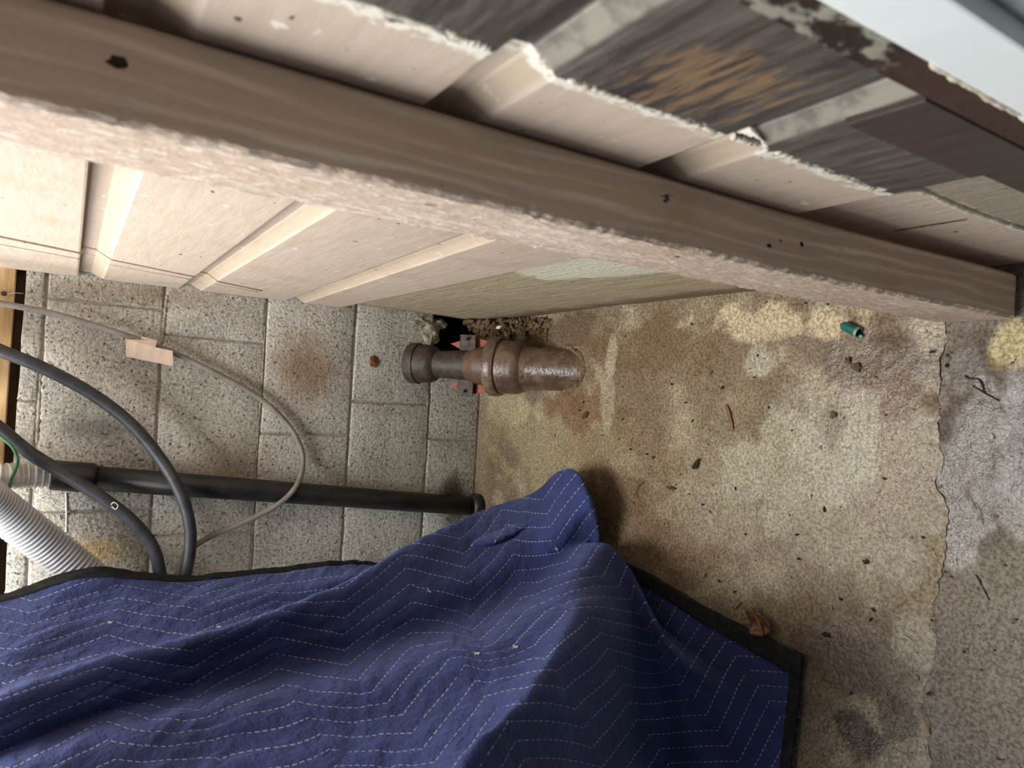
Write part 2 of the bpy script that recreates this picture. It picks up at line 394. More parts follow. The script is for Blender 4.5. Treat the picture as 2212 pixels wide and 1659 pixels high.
MWHITEBIT = mat_simple('pale_chip', S(226, 220, 206), S(200, 194, 180), 60, 0.7, 0.0005)

# ---------------------------------------------------------------- setting: floor slab and apron
EDGE = [(2043, 690), (2041, 716), (2044, 735), (2038, 752), (2025, 772), (2031, 795), (2030, 830), (2026, 860), (2029, 900), (2024, 940), (2030, 975),
        (2037, 990), (2031, 1015), (2019, 1040), (2027, 1062), (2044, 1085), (2045, 1110), (2042, 1150), (2043, 1190), (2037, 1225), (2027, 1255), (2024, 1285),
        (2016, 1305), (2013, 1325), (2014, 1360), (2020, 1385), (2017, 1415), (2021, 1440), (2011, 1460), (1998, 1470), (1993, 1500), (1990, 1540), (1996, 1575), (2003, 1610), (2010, 1650), (2012, 1690)]
_e = np.array([at(u, v, 2, 0.0)[:2] for u, v in EDGE])
_o = np.argsort(_e[:, 0]); _ex, _ey = _e[_o, 0], _e[_o, 1]
def slab_edge(x):
    return np.interp(x, _ex, _ey) + 0.0075 * (fbm(x, x * 0, 130, 4, 3) - 0.5) + 0.004 * (fbm(x, x * 0 + 3, 30, 3, 5) - 0.5)

def grid_mesh(name, xs, ys, zfun, cfun, wfun, mat, edge=None, keep=None):
    X, Y = np.meshgrid(xs, ys, indexing='ij')
    if edge is not None: Y = edge(X, Y)
    Z = zfun(X, Y); nx, ny = X.shape
    vs = np.stack([X, Y, Z], -1).reshape(-1, 3)
    I = np.arange(nx * ny).reshape(nx, ny)
    fs = np.stack([I[:-1, :-1], I[1:, :-1], I[1:, 1:], I[:-1, 1:]], -1).reshape(-1, 4)
    me = bpy.data.meshes.new(name)
    me.vertices.add(len(vs)); me.vertices.foreach_set('co', vs.ravel())
    me.loops.add(fs.size); me.loops.foreach_set('vertex_index', fs.ravel().astype(np.int32))
    me.polygons.add(len(fs)); me.polygons.foreach_set('loop_start', np.arange(0, fs.size, 4, dtype=np.int32))
    me.update(); me.validate()
    c = cfun(vs[:, 0], vs[:, 1]); a = me.color_attributes.new('stain', 'FLOAT_COLOR', 'POINT')
    a.data.foreach_set('color', np.hstack([c, np.ones((len(c), 1))]).ravel().astype(np.float32))
    w = me.attributes.new('wet', 'FLOAT', 'POINT'); w.data.foreach_set('value', wfun(vs[:, 0], vs[:, 1]).astype(np.float32))
    return link(name, me, mat, None, True)

def lin(*c): return np.array(S(*c)[:3])
def px_blob(u, v, ru, rv, X, Y, seed, amt=0.8, f=22):
    c = at(u, v, 2, 0); a = at(u + ru, v, 2, 0); b = at(u, v + rv, 2, 0)
    ry = abs(a[1] - c[1]) + 1e-4; rx = abs(b[0] - c[0]) + 1e-4
    d = np.sqrt(((X - c[0]) / rx) ** 2 + ((Y - c[1]) / ry) ** 2) + amt * (fbm(X, Y, f, 5, seed) - 0.5) * 2.4
    return sstep(1.12, 0.70, d)
# (u, v, ru, rv, colour, strength): stains, spills and wear patches in the slab itself
STAINS = [(1170, 722, 130, 44, (100, 80, 58), 0.85), (1640, 705, 190, 42, (194, 174, 136), 0.9), (1400, 750, 170, 60, (112, 84, 52), 0.7), (1180, 960, 150, 110, (150, 138, 98), 0.8),
          (1330, 980, 130, 90, (136, 112, 78), 0.5), (1250, 880, 90, 40, (118, 78, 44), 0.7), (1560, 790, 140, 90, (124, 100, 72), 0.55),
          (1640, 790, 34, 34, (168, 162, 140), 0.8), (1900, 780, 130, 80, (96, 76, 58), 0.85), (1930, 870, 80, 60, (104, 70, 38), 0.8),
          (1700, 1010, 230, 120, (166, 160, 134), 0.85), (1560, 1110, 170, 60, (160, 150, 124), 0.5), (1800, 1180, 180, 80, (152, 142, 114), 0.6),
          (1340, 1090, 80, 90, (110, 86, 56), 0.75), (1450, 1200, 140, 70, (118, 94, 64), 0.6), (1800, 1420, 120, 60, (96, 78, 62), 0.7),
          (1900, 1430, 120, 100, (98, 80, 64), 0.7), (1860, 1610, 80, 60, (74, 58, 42), 0.85), (1930, 1570, 40, 60, (84, 64, 42), 0.7),
          (1310, 880, 14, 110, (164, 154, 124), 0.6), (1322, 780, 10, 40, (176, 166, 140), 0.6), (1975, 1380, 60, 90, (146, 136, 112), 0.7),
          (2000, 1100, 36, 220, (134, 122, 96), 0.55), (1100, 880, 60, 40, (176, 166, 124), 0.6)]
def floor_col(X, Y):
    base = lin(144, 128, 100)[None, :] * np.ones((len(X), 1))
    m = fbm(X, Y, 6, 5, 1)[:, None]; base = base * (1 - sstep(.35, .7, m)) + lin(120, 102, 78) * sstep(.35, .7, m)
    m = fbm(X, Y, 14, 5, 4)[:, None]; base = base + (lin(164, 152, 124) - base) * sstep(.5, .78, m) * 0.7
    for i, (u, v, ru, rv, c, s) in enumerate(STAINS):
        k = px_blob(u, v, ru, rv, X, Y, 10 + i)[:, None] * s
        base = base * (1 - k) + lin(*c) * k
    lum = (base @ np.array([.25, .6, .15]))[:, None]; base = base * .78 + lum * np.array([1.02, 1.0, .95]) * .22
    base *= 1.06
    blot = fbm(X, Y, 110, 3, 60)[:, None]
    base = base * (0.93 + 0.14 * sstep(0.35, 0.65, blot))
    return base
def floor_wet(X, Y):
    w = np.zeros(len(X))
    for i, (u, v, ru, rv, s) in enumerate([(1900, 800, 170, 130, 1.0), (1880, 960, 200, 170, .95), (1900, 1120, 190, 150, .8), (1640, 1060, 240, 140, .45), (1900, 1430, 200, 120, .85), (1880, 1590, 150, 100, .9), (1700, 1200, 200, 100, .6), (1700, 760, 150, 80, .35)]):
        w = np.maximum(w, s * px_blob(u, v, ru, rv, X, Y, 40 + i))
    return 0.12 + 0.85 * w
def floor_z(X, Y):
    e = slab_edge(X); near = sstep(0.030, 0.0, Y - e)
    return 0.004 * (fbm(X, Y, 9, 3, 7) - 0.5) + 0.0024 * (fbm(X, Y, 90, 3, 9) - 0.5) - 0.0025 * near * near
NX, NY = 560, 300
ysp = np.linspace(0, 1, NY) ** 0.9
def slab_map(X, Y):
    e = slab_edge(X); return e + (0.03 - e) * (1 - Y)
slab = grid_mesh('floor', np.linspace(-1.4, 0.09, NX), ysp, floor_z, floor_col, floor_wet, MFLOOR, edge=slab_map)
tag(slab, kind='structure', label='stained tan concrete slab, wet and rough in patches')
# broken vertical lip of the slab, and the lower grey apron it meets
xs = np.linspace(-1.4, 0.09, NX); ey = slab_edge(xs)
vs = []; fs = []
zt = floor_z(xs, ey)
for i in range(NX):
    vs += [(xs[i], ey[i], zt[i]), (xs[i], ey[i] + 0.006 * (vnoise(xs[i:i+1] * 90, xs[i:i+1] * 0, 2)[0] - .2), -0.014)]
    if i: fs.append((2 * i - 2, 2 * i - 1, 2 * i + 1, 2 * i))
lip = link('broken_edge', mesh('broken_edge', vs, fs), mat_simple('broken_concrete', S(120, 106, 84), S(76, 64, 50), 160, .9, .003, .15), slab)
def ap_col(X, Y):
    base = lin(126, 117, 107)[None, :] * np.ones((len(X), 1))
    m = fbm(X, Y, 9, 5, 71)[:, None]; base = base + (lin(98, 88, 78) - base) * sstep(.38, .68, m)
    m = fbm(X, Y, 24, 4, 72)[:, None]; base = base + (lin(140, 132, 122) - base) * sstep(.55, .8, m) * .8
    for (u, v, ru, rv, c, s) in [(2190, 745, 46, 55, (188, 175, 136), .9), (2150, 790, 30, 20, (140, 124, 88), .6), (2180, 1000, 40, 160, (132, 128, 126), .6), (2060, 1060, 22, 60, (92, 82, 72), .6)]:
        k = px_blob(u, v, ru, rv, X, Y, int(u)) [:, None] * s; base = base * (1 - k) + lin(*c) * k
    return base
def ap_wet(X, Y):
    w = px_blob(2080, 1000, 70, 220, X, Y, 81); w = np.maximum(w, .9 * px_blob(2180, 1010, 60, 200, X, Y, 82)); w = np.maximum(w, .7 * px_blob(2080, 780, 40, 60, X, Y, 83))
    return .15 + .7 * w
def ap_z(X, Y):
    r = fbm(X * 0.6 + Y * 0.5, Y - X * 0.3, 22, 4, 90)
    return -0.0038 + 0.004 * (r - .5) + 0.0035 * (fbm(X, Y, 110, 3, 91) - .5)
def ap_map(X, Y):
    e = slab_edge(X); return -2.2 + (e + 0.004 + 2.2) * Y
apron = grid_mesh('floor_apron', np.linspace(-1.4, 0.3, 260), np.linspace(0, 1, 260) ** 0.7, ap_z, ap_col, ap_wet, MAPRON, edge=ap_map)
tag(apron, kind='structure', label='greyer rough concrete apron a little lower than the slab')

# ---------------------------------------------------------------- setting: block wall
wall = box('wall_back', (-1.4, 0.16, 0.0042, 0.20, 0.1485, 0.990), MORTAR)
box('mortar_bed', (-1.4, -0.092, 0.0042, 0.20, -0.03, 0.1484), MORTAR, wall)
tag(wall, kind='structure', label='grey concrete block wall with pitted faces')
Z0, PIT = 0.1444, 0.2032
def block(x0, x1, z0, z1, proud):
    J = 0.0022
    bm = bmesh.new()
    n = 10; m = max(3, int(10 * (x1 - x0) / 0.4)); 
    bw = 0.005; xs_ = np.concatenate([[x0 + J], np.linspace(x0 + J + bw, x1 - J - bw, m - 1), [x1 - J]]); zs_ = np.concatenate([[z0 + J], np.linspace(z0 + J + bw, z1 - J - bw, 4), [z1 - J]])
    g = [[None] * 6 for _ in xs_]
    for i, x in enumerate(xs_):
        for j, z in enumerate(zs_):
            bd = i in (0, m) or j in (0, 5)
            ex = rng.uniform(-.0014, .0014) if bd else 0; ez = rng.uniform(-.0014, .0014) if bd else 0
            g[i][j] = bm.verts.new((x + ex, -proud + (0.0016 if bd else 0) + rng.uniform(-.0004, .0004), z + ez))
    for i in range(m):
        for j in range(5): bm.faces.new((g[i][j], g[i + 1][j], g[i + 1][j + 1], g[i][j + 1]))
    loop = [g[i][0] for i in range(m + 1)] + [g[m][j] for j in range(1, 6)] + [g[i][5] for i in range(m - 1, -1, -1)] + [g[0][j] for j in range(4, 0, -1)]
    bk = [bm.verts.new((v.co.x, 0.03, v.co.z)) for v in loop]
    L = len(loop)
    for k in range(L): bm.faces.new((loop[k], bk[k], bk[(k + 1) % L], loop[(k + 1) % L]))
    bmesh.ops.recalc_face_normals(bm, faces=bm.faces)
    return link('concrete_block', bm_mesh('concrete_block', bm), MB, wall, True)
HEADS = {0: [-1.10, -0.70, -0.301, -0.085], 1: [-1.30, -0.90, -0.50, 0.15], 2: [-1.10, -0.70, -0.294, 0.10], 3: [-1.31, -0.91, -0.508, -0.097, 0.15],
         4: [-1.20, -0.85, -0.45, -0.047, 0.15], 5: [-1.35, -0.95, -0.60, -0.24, 0.15]}
HEADS[1] = [-1.30, -0.90, -0.62, -0.215, 0.15]
for k in range(6):
    xs_ = HEADS[k]
    z0 = 0.0 if k == 0 else Z0 + (k - 1) * PIT; z1 = min(Z0 + k * PIT, 0.993)
    for a, b in zip(xs_[:-1], xs_[1:]): block(a, b, z0, z1, rng.uniform(-0.0012, 0.0012))
# mortar smears, ridges squeezed out along a few joints
def ridge(name, pts, r, mat, parent, n=60, seed=1, amp=0.6):
    p = spline(pts, n); q = np.linspace(0, 1, n)
    rad = r * (0.5 + amp * fbm(q * 40, q * 0, 1, 3, seed) * 1.4); rad[0] *= .2; rad[-1] *= .2
    p = p + 0.4 * r * (np.stack([fbm(q * 30, q * 0 + k, 1, 3, seed + k) for k in range(3)], 1) - .5)
    return sweep(name, p, rad, mat, parent, 8)
ridge('mortar_smear', [V(362, 636, 1, .003), V(355, 690, 1, .003), V(350, 740, 1, .003)], .0045, MCRUMB, wall, seed=3)
ridge('mortar_smear', [V(925, 850, 1, .003), V(921, 900, 1, .003), V(917, 1000, 1, .003)], .0042, MCRUMB, wall, seed=5)
ridge('mortar_smear', [V(240, 648, 1, .0025), V(300, 658, 1, .0025), V(350, 664, 1, .0025)], .0032, MCRUMB, wall, seed=8)
ridge('mortar_smear', [V(572, 700, 1, .0036), V(565, 830, 1, .0036), V(553, 990, 1, .0036), V(541, 1230, 1, .0036)], .0035, MCRUMB, wall, 90, seed=9)
ridge('mortar_smear', [V(757, 800, 1, .0034), V(750, 930, 1, .0034), V(744, 1120, 1, .0034)], .003, MCRUMB, wall, 90, seed=19)
ridge('mortar_smear', [V(143, 1065, 1, -.001), V(144, 1110, 1, -.001), V(143, 1150, 1, -.001)], .002, MWHITEBIT, wall, seed=11)
ridge('mortar_smear', [V(92, 780, 1, .003), V(86, 850, 1, .003), V(80, 960, 1, .003)], .004, MCRUMB, wall, seed=12)
# the corner block is knocked out: dark hollow with soil behind
hol = box('hollow', (-0.09, 0.16, 0.06, 0.2, -0.03, 0.152), MVOID, wall)
box('hollow', (-0.02, 0.03, 0.028, 0.062, -0.03, 0.05), MVOID, wall, .008)
# crumbled stub of the block beside the hollow
def lump(name, c, r, mat, parent=None, sub=2, seed=0, squash=(1, 1, 1), amt=.45):
    bm = bmesh.new(); bmesh.ops.create_icosphere(bm, subdivisions=sub, radius=1.0)
    rr = random.Random(seed)
    ph = [rr.uniform(0, 9) for _ in range(6)]
    for v in bm.verts:
        q = v.co; k = 1 + amt * 0.5 * (math.sin(3.1 * q.x + ph[0]) * math.sin(2.7 * q.y + ph[1]) + math.sin(5.3 * q.z + ph[2]) * math.sin(4.9 * q.x + ph[3])) + rr.uniform(-.08, .08) * amt * 2
        v.co = Vector((q.x * k * r * squash[0], q.y * k * r * squash[1], q.z * k * r * squash[2])) + Vector(c)
    return link(name, bm_mesh(name, bm), mat, parent, False)
lump('block_stub', V(925, 722, 1, .012), .030, MCRUMB, wall, 3, 4, (1, .8, 1.0), .25)
lump('block_stub', V(905, 695, 1, .01), .022, MCRUMB, wall, 3, 6, (.8, .8, 1.6), .35)
lump('block_stub', V(948, 700, 1, .012), .016, MCRUMB, wall, 3, 8, (1, .9, 1.2), .4)

# sill timbers on top of the wall
sill = box('sill_plate', (-1.4, 0.012, 0.012, 0.16, 0.9905, 1.0045), MDARKWOOD)
tag(sill, 'dark brown sill timber bedded on top of the block wall', 'sill', None)
bm = bmesh.new()
vsx = [(0.012, 1.010), (-0.7, 1.010), (-1.4, 1.015)]
box_bm(bm, -1.4, 0.012, -0.006, 0.10, 1.0052, 1.50, 0.002)
rim = link('rim_board', bm_mesh('rim_board', bm), MRAW)
tag(rim, 'raw yellow pine board above the block wall with a nail in it', 'board')
pn = V(8, 634, 1, -0.006)
lathe('nail_head', [(0, 0.0), (0, .0045), (.0015, .0045), (.0022, .003), (.0022, 0)], pn, (0, -1, 0), MSTEEL, rim, 14)
sweep('cobweb_thread', spline([V(14, 636, 1, -0.006), V(32, 633, 1, -.012), V(50, 634, 1, -.001)], 14), .0007, MWHITEBIT, rim, 6)

# ---------------------------------------------------------------- setting: drop siding on the right
wr = box('wall_right', (0.022, 0.10, -1.4110, 0.010, -0.02, 1.5), mat_simple('dark_sheathing', S(28, 22, 18), S(40, 32, 26), 20, .95, .001, .1))
tag(wr, kind='structure', label='pale pink painted drop siding wall, bare where a post was removed')
YF, YB = -1.412, -0.004
STEP = [(1.315, 1.27), (1.125, 1.09), (0.945, 0.907), (0.767, 0.729), (0.584, 0.512), (0.392, 0.385)]   # lower edges at y=-1.215 / y=0
DEP = 0.011
def step_z(i, y): a, b = STEP[i]; return b + (a - b) * (y / -1.215)
def siding_board(i):
    """board i: shows from step i (its covered top is the recess under the board above) down to step i+1"""
    nseg = 40; ys = np.linspace(YF, YB, nseg + 1); vs, fs = [], []
    prof = []
    for s, y in enumerate(ys):
        zt, zb = step_z(i, y), step_z(i + 1, y)
        w = lambda a: a + 0.0006 * (vnoise(np.array([y * 30.0]), np.array([i * 3.0 + a * 50]), 3)[0] - .5)
        row = [(0.019, zt + .010), (DEP, zt + .010), (DEP, zt - .021), (DEP - .002, zt - .023), (0.001, zt - .040), (0.0, zt - .042), (w(0.0), (zt + zb) / 2), (0.0, zb + .003), (0.0006, zb + .0008), (0.002, zb), (0.019, zb)]
        for (x, z) in row: vs.append((x + w(0), y, z))
    K = 11
    for s in range(nseg):
        for k in range(K - 1): fs.append((s * K + k, s * K + k + 1, (s + 1) * K + k + 1, (s + 1) * K + k))
    fs.append(tuple(range(K))); fs.append(tuple(nseg * K + k for k in range(K))[::-1])
    me = mesh('siding_board', vs, fs)
    bm = bmesh.new(); bm.from_mesh(me); bmesh.ops.recalc_face_normals(bm, faces=bm.faces); bm.to_mesh(me); bm.free()
    return link('siding_board', me, MS, wr)
for i in range(5): siding_board(i)
# flat skirt under the last board, recessed by the board's thickness
nseg = 60; vs, fs = [], []; ys = np.linspace(YF, YB, nseg + 1)
zl = np.linspace(-0.03, 0.41, 18)
for s, y in enumerate(ys):
    for z in zl:
        bulge = 0.006 * sstep(-0.5, 0.0, y) * sstep(.25, .0, z)
        vs.append((DEP - bulge + .0022 * (fbm(np.array([y]), np.array([z]), 30, 3, 5)[0] - .5), y, z))
for s in range(nseg):
    for k in range(len(zl) - 1): fs.append((s * 18 + k, (s + 1) * 18 + k, (s + 1) * 18 + k + 1, s * 18 + k + 1))
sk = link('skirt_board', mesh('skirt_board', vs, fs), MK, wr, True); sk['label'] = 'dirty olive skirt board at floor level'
md = sk.modifiers.new('solid', 'SOLIDIFY'); md.thickness = 0.008; md.offset = 1 
# cracks, and a pair of raised strips added in place of cable shadows
ridge('crack_line', [V(1930, 500, 0, .010), V(2000, 488, 0, .010), V(2090, 474, 0, .010)], .0006, MDARKWOOD, wr, 40, 31)
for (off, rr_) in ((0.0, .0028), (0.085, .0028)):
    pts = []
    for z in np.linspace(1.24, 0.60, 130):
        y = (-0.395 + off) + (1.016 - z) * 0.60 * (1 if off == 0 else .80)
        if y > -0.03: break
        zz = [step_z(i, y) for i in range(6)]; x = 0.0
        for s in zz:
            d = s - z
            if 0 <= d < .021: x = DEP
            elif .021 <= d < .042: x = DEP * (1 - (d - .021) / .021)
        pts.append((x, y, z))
    sweep('cable_shadow_ridge', spline(pts, 200), rr_, MS, wr, 8, flat=.5)
# flaking caulk edge where the old post stood
for k, (za, zb, r) in enumerate([(1.12, .80, .0020), (.80, .775, .0024), (.722, .60, .0021), (.585, .56, .002), (.542, .415, .0021), (.40, .10, .0024)]):
    pts = [(0.001 if z > .395 else .010, -1.302 + .010 * (fbm(np.array([z]), np.array([0.]), 22, 3, 44)[0] - .5), z) for z in np.linspace(za, zb, 8)]
    ridge('caulk_edge', pts, r, MCAULK, wr, 90, 50 + k, 1.1)
# plum stained strip nailed over the bare band
pl_ = box('plum_strip', (-0.0022, 0.004, -1.4115, -1.3625, 0.40, 0.556), MPLUM, wr, .0006); pl_['label'] = 'plum stained strip'
box('plum_strip', (0.0035, 0.010, -1.4115, -1.3625, 0.0, 0.39), MPLUM, wr, .0006)
# jamb and white casing beyond, then grey outside wall
j = box('trim_1', (-0.002, 0.03, -1.4365, -1.4125, -0.005, 1.5), MJAMB, None, .0008, .0003); tag(j, kind='structure', label='dark brown flaking jamb strip')
wt = box('trim_2', (-0.005, 0.03, -1.4725, -1.4380, -0.005, 1.5), MWHITE, None, .002, 0, 2); tag(wt, kind='structure', label='glossy white casing board')
ridge('caulk_bead', [(-0.002, -1.4362, .60), (-0.003, -1.4360, .52), (-0.002, -1.4362, .44), (-.002, -1.4362, .2)], .0022, MCAULK, j, 80, 77, .7)
go = box('wall_front', (0.006, 0.12, -2.2, -1.4730, -0.02, 1.5), MGREY); tag(go, kind='structure', label='grey stucco wall outside the casing')

# ---------------------------------------------------------------- the post
def make_post():
    x0, x1, y0, y1 = -0.0560, -0.0028, -1.2165, -1.127
    nz = 520; zs = np.linspace(0.003, 1.5, nz); per = []
    m = 10
    for k in range(m): per.append((0, k / m, 'a'))
    ring = []
    for k in range(m): ring.append((x1, y0 + (y1 - y0) * 0, k))
    vs, fs = [], []
    def outline(z):
        p = []
        c = .0035
        n1, n2 = 5, 8
        for k in range(n1 + 1): p.append((x1 - c + (x0 + 2 * c - x1) * k / n1, y0))
        for k in range(n2 + 1): p.append((x0, y0 + c + (y1 - y0 - 2 * c) * k / n2))
        for k in range(n1 + 1): p.append((x0 + c + (x1 - x0 - 2 * c) * k / n1, y1))
        for k in range(n2 + 1): p.append((x1, y1 - c + (y0 - y1 + 2 * c) * k / n2))
        return p
    for i, z in enumerate(zs):
        o = outline(z); K = len(o)
        lean = -0.014 * sstep(.35, 0.0, z)
        for k, (x, y) in enumerate(o):
            e = .0014 * (fbm(np.array([z * 22.]), np.array([k * .9]), 1, 3, 21)[0] - .5)
            edge = .0030 * (fbm(np.array([z * 150.]), np.array([7.]), 1, 3, 23)[0] - .5) if k in (5, 6, 14, 15) else 0
            zz = z + (0.012 * (fbm(np.array([k * .6]), np.array([2.]), 1, 2, 9)[0]) if i == 0 else 0)
            vs.append((min(x + e * (1 if x < -.01 else .4) + edge, -0.0012), y + e + lean + edge * .6, zz))
    for i in range(nz - 1):
        for k in range(K):
            k2 = (k + 1) % K; fs.append((i * K + k, i * K + k2, (i + 1) * K + k2, (i + 1) * K + k))
    fs.append(tuple(range(K))[::-1]); fs.append(tuple((nz - 1) * K + k for k in range(K)))
    me = mesh('wooden_post', vs, fs)
    bm = bmesh.new(); bm.from_mesh(me); bmesh.ops.recalc_face_normals(bm, faces=bm.faces); bm.to_mesh(me); bm.free()
    o = link('wooden_post', me, MP, None, True)
    me.set_sharp_from_angle(angle=math.radians(40))
    return o
post = make_post(); tag(post, 'pink painted rough sawn post upright against the siding', 'post')
for (u, v) in ((255, 130), (1735, 527), (1665, 530)):
    q = V(u, v, 1, -1.218); lump('knot_hole', (q.x, q.y + .002, q.z), .0032 if u < 300 else .0024, MTWIG, post, 2, u, (1, .5, 1.6))

# ---------------------------------------------------------------- cast iron drain with cleanout, in the corner
A = math.radians(37); D = Vector((0.0, math.cos(A), math.sin(A)))
S0 = Vector((-0.117, -0.342, 0.0))
drain = empty('drain_pipe', (S0.x, S0.y, 0.0))
tag(drain, 'rusty cast iron drain pipe slanting out of the floor, hub fitted with a small stub', 'pipe')
R3 = .0475
lathe('pipe_barrel', [(-.10, R3), (.0, R3), (.06, R3), (.075, R3 + .001), (.083, R3 + .003)], S0, D, MIRON, drain, 44)
lathe('hub', [(.080, R3), (.084, .053), (.092, .0585), (.102, .060), (.138, .0610), (.1385, .0655), (.144, .0675), (.158, .0675), (.164, .0655), (.165, .060), (.163, .052), (.12, .051), (.12, .0)], S0, D, MIRON, drain, 44)
gas = lathe('gasket', [(.150, .050), (.166, .0505), (.168, .046), (.168, .0)], S0, D, MORANGE, drain, 36)
red = lathe('reducer', [(.150, .0), (.150, .044), (.190, .0435), (.203, .041), (.212, .037), (.222, .034), (.222, .0)], S0, D, MRUST, drain, 36)
red['label'] = 'rust brown reducing collar'
for sx in (-1, 1):     # steel clamp ears with bolts on both sides of the collar
    c = S0 + D * .226 + Vector((sx * .052, 0, 0)); up = Vector((0, -math.sin(A), math.cos(A)))
    bm = bmesh.new(); box_bm(bm, -.019, .019, -.0018, .0018, -.020, .020, .001)
    for v in bm.verts:
        q = v.co.copy(); v.co = c + Vector((q.x, 0, 0)) + D * q.z + up * q.y
    link('clamp_ear', bm_mesh('clamp_ear', bm), MSTEEL, drain)
    lathe('clamp_bolt', [(-.006, 0), (-.006, .0055), (0, .0055), (0.0001, .0032), (.012, .0032), (.012, 0)], c + Vector((sx * .008, 0, 0)) + up * .003, up, MIRON2, drain, 6)
    bm = bmesh.new()
    t0 = S0 + D * .20 + Vector((sx * .036, 0, 0)); 
    vs = [t0, t0 + D * .055 + Vector((sx * .004, 0, 0)), t0 + D * .075 + Vector((sx * .014, 0, 0)), t0 + D * .020 + Vector((sx * .030, 0, 0)), t0 + D * -.025 + Vector((sx * .022, 0, 0))]
    f = [bm.verts.new(v - up * .012) for v in vs]; g = [bm.verts.new(v - up * .016) for v in vs]
    bm.faces.new(f); bm.faces.new(g[::-1])
    for k in range(5): bm.faces.new((f[k], g[k], g[(k + 1) % 5], f[(k + 1) % 5]))
    bmesh.ops.recalc_face_normals(bm, faces=bm.faces)
    link('rubber_flap', bm_mesh('rubber_flap', bm), MORANGE, drain)
lathe('stub_pipe', [(.215, .033), (.255, .0335), (.275, .032), (.300, .032), (.303, .033)], S0, D, MIRON2, drain, 36)
lathe('stub_hub', [(.300, .032), (.306, .040), (.316, .0445), (.346, .0450), (.3465, .048), (.366, .0485), (.370, .046), (.371, .040), (.366, .036), (.35, .035), (.35, 0)], S0, D, MIRON2, drain, 36)
fix_parent(drain)
# mud collar round the foot of the pipe
# soil and rubble heaped between hub and siding: one countless heap plus separate chips
bm = bmesh.new(); rr = random.Random(3)
def crumb(bm, c, r, rr):
    n0 = len(bm.verts); bmesh.ops.create_icosphere(bm, subdivisions=1, radius=1.0); bm.verts.ensure_lookup_table()
    s = [rr.uniform(.6, 1.3) for _ in range(3)]
    for v in bm.verts[n0:]:
        v.co = Vector((v.co.x * r * s[0] * rr.uniform(.75, 1.2), v.co.y * r * s[1] * rr.uniform(.75, 1.2), v.co.z * r * s[2] * rr.uniform(.7, 1.1))) + Vector(c)
for k in range(560):
    t = rr.random() ** 1.5 * .86; y = -0.02 - .30 * t ** 1.0 + rr.uniform(-.02, .02); x = -abs(rr.gauss(0, .024)) * (1.1 - .2 * t)
    h = max(.002, (.075 - .075 * t) * (1 + x / .05)); z = rr.uniform(0, 1) ** .6 * h
    crumb(bm, (x, y, z), rr.uniform(.0028, .0095) * (1.15 - .6 * t), rr)
for k in range(26):
    t = k / 25; crumb(bm, (-.014 + rr.uniform(-.006, .004), -.03 - .27 * t, -.004), .030 * (1 - .75 * t) + rr.uniform(0, .004), rr)
heap = link('soil_heap', bm_mesh('soil_heap', bm), MDIRT)
tag(heap, 'loose brown soil and crumbs heaped between iron hub and siding', 'soil', None, 'stuff')
mp = []
for a in np.linspace(math.radians(186), math.radians(354), 60):
    e = R3 / math.sin(A); w_ = 1.0 + .10 * rr.random()
    mp.append((S0.x + math.cos(a) * R3 * w_, S0.y + math.sin(a) * e * (1 + .05 * rr.random()), -.0012))
mud = ridge('mud_ring', mp, .0048, mat_simple('dried_mud', S(126, 106, 76), S(98, 80, 56), 120, .75, .004, .3), None, 160, 61, 1.2)
tag(mud, 'crust of dried mud round the foot of the drain pipe', 'mud', None, 'stuff')
def chip(name, u, v, z, r, mat, label, cat, sq=(1, .5, .4), seed=1, rot=0.0):
    o = lump(name, (0, 0, 0), r, mat, None, 2, seed, sq, .5); o.location = V(u, v, 2, z); o.rotation_euler = (0, 0, rot)
    tag(o, label, cat); return o
chip('paint_chip', 1077, 707, .06, .010, MWHITEBIT, 'white pointed flake lying on the soil above the iron hub', 'chip', (.35, 1, .3), 5, .3)
chip('wood_chip', 1095, 727, .075, .016, MSTRAW, 'pale curved splinter lying on the far lip of the iron hub', 'chip', (.35, 1.1, .25), 8, -.9)

# ---------------------------------------------------------------- black waste pipe on the block wall
yp = -0.029
wp = empty('waste_pipe', tuple(at(1035, 1096, 1, yp)))
wp.location.z = 0.0
tag(wp, 'black plastic waste pipe running down the block wall into the floor', 'pipe')
pa, pb = at(205, 1033, 1, yp), at(1035, 1095, 1, yp); pb = pb + (pb - pa) * (0.006 - pb[2]) / (pb[2] - pa[2])
sweep('pipe_barrel', [pa, pa * .66 + pb * .34, pa * .33 + pb * .67, pb], .0235, MBLACKPIPE, wp, 28)
pc = at(112, 1026, 1, yp); 
sweep('coupling', [pc, pc * .98 + pa * .02, pc * .1 + pa * .9, pa], [.0255, .028, .0285, .026], MBLACKPIPE, wp, 28)
sweep('floor_flange', [pb + np.array([0, 0, .0]), pb + np.array([0, 0, .014]), pb + np.array([0, 0, .022])], [.033, .032, .025], MBLACKPIPE, wp, 24)
fix_parent(wp)
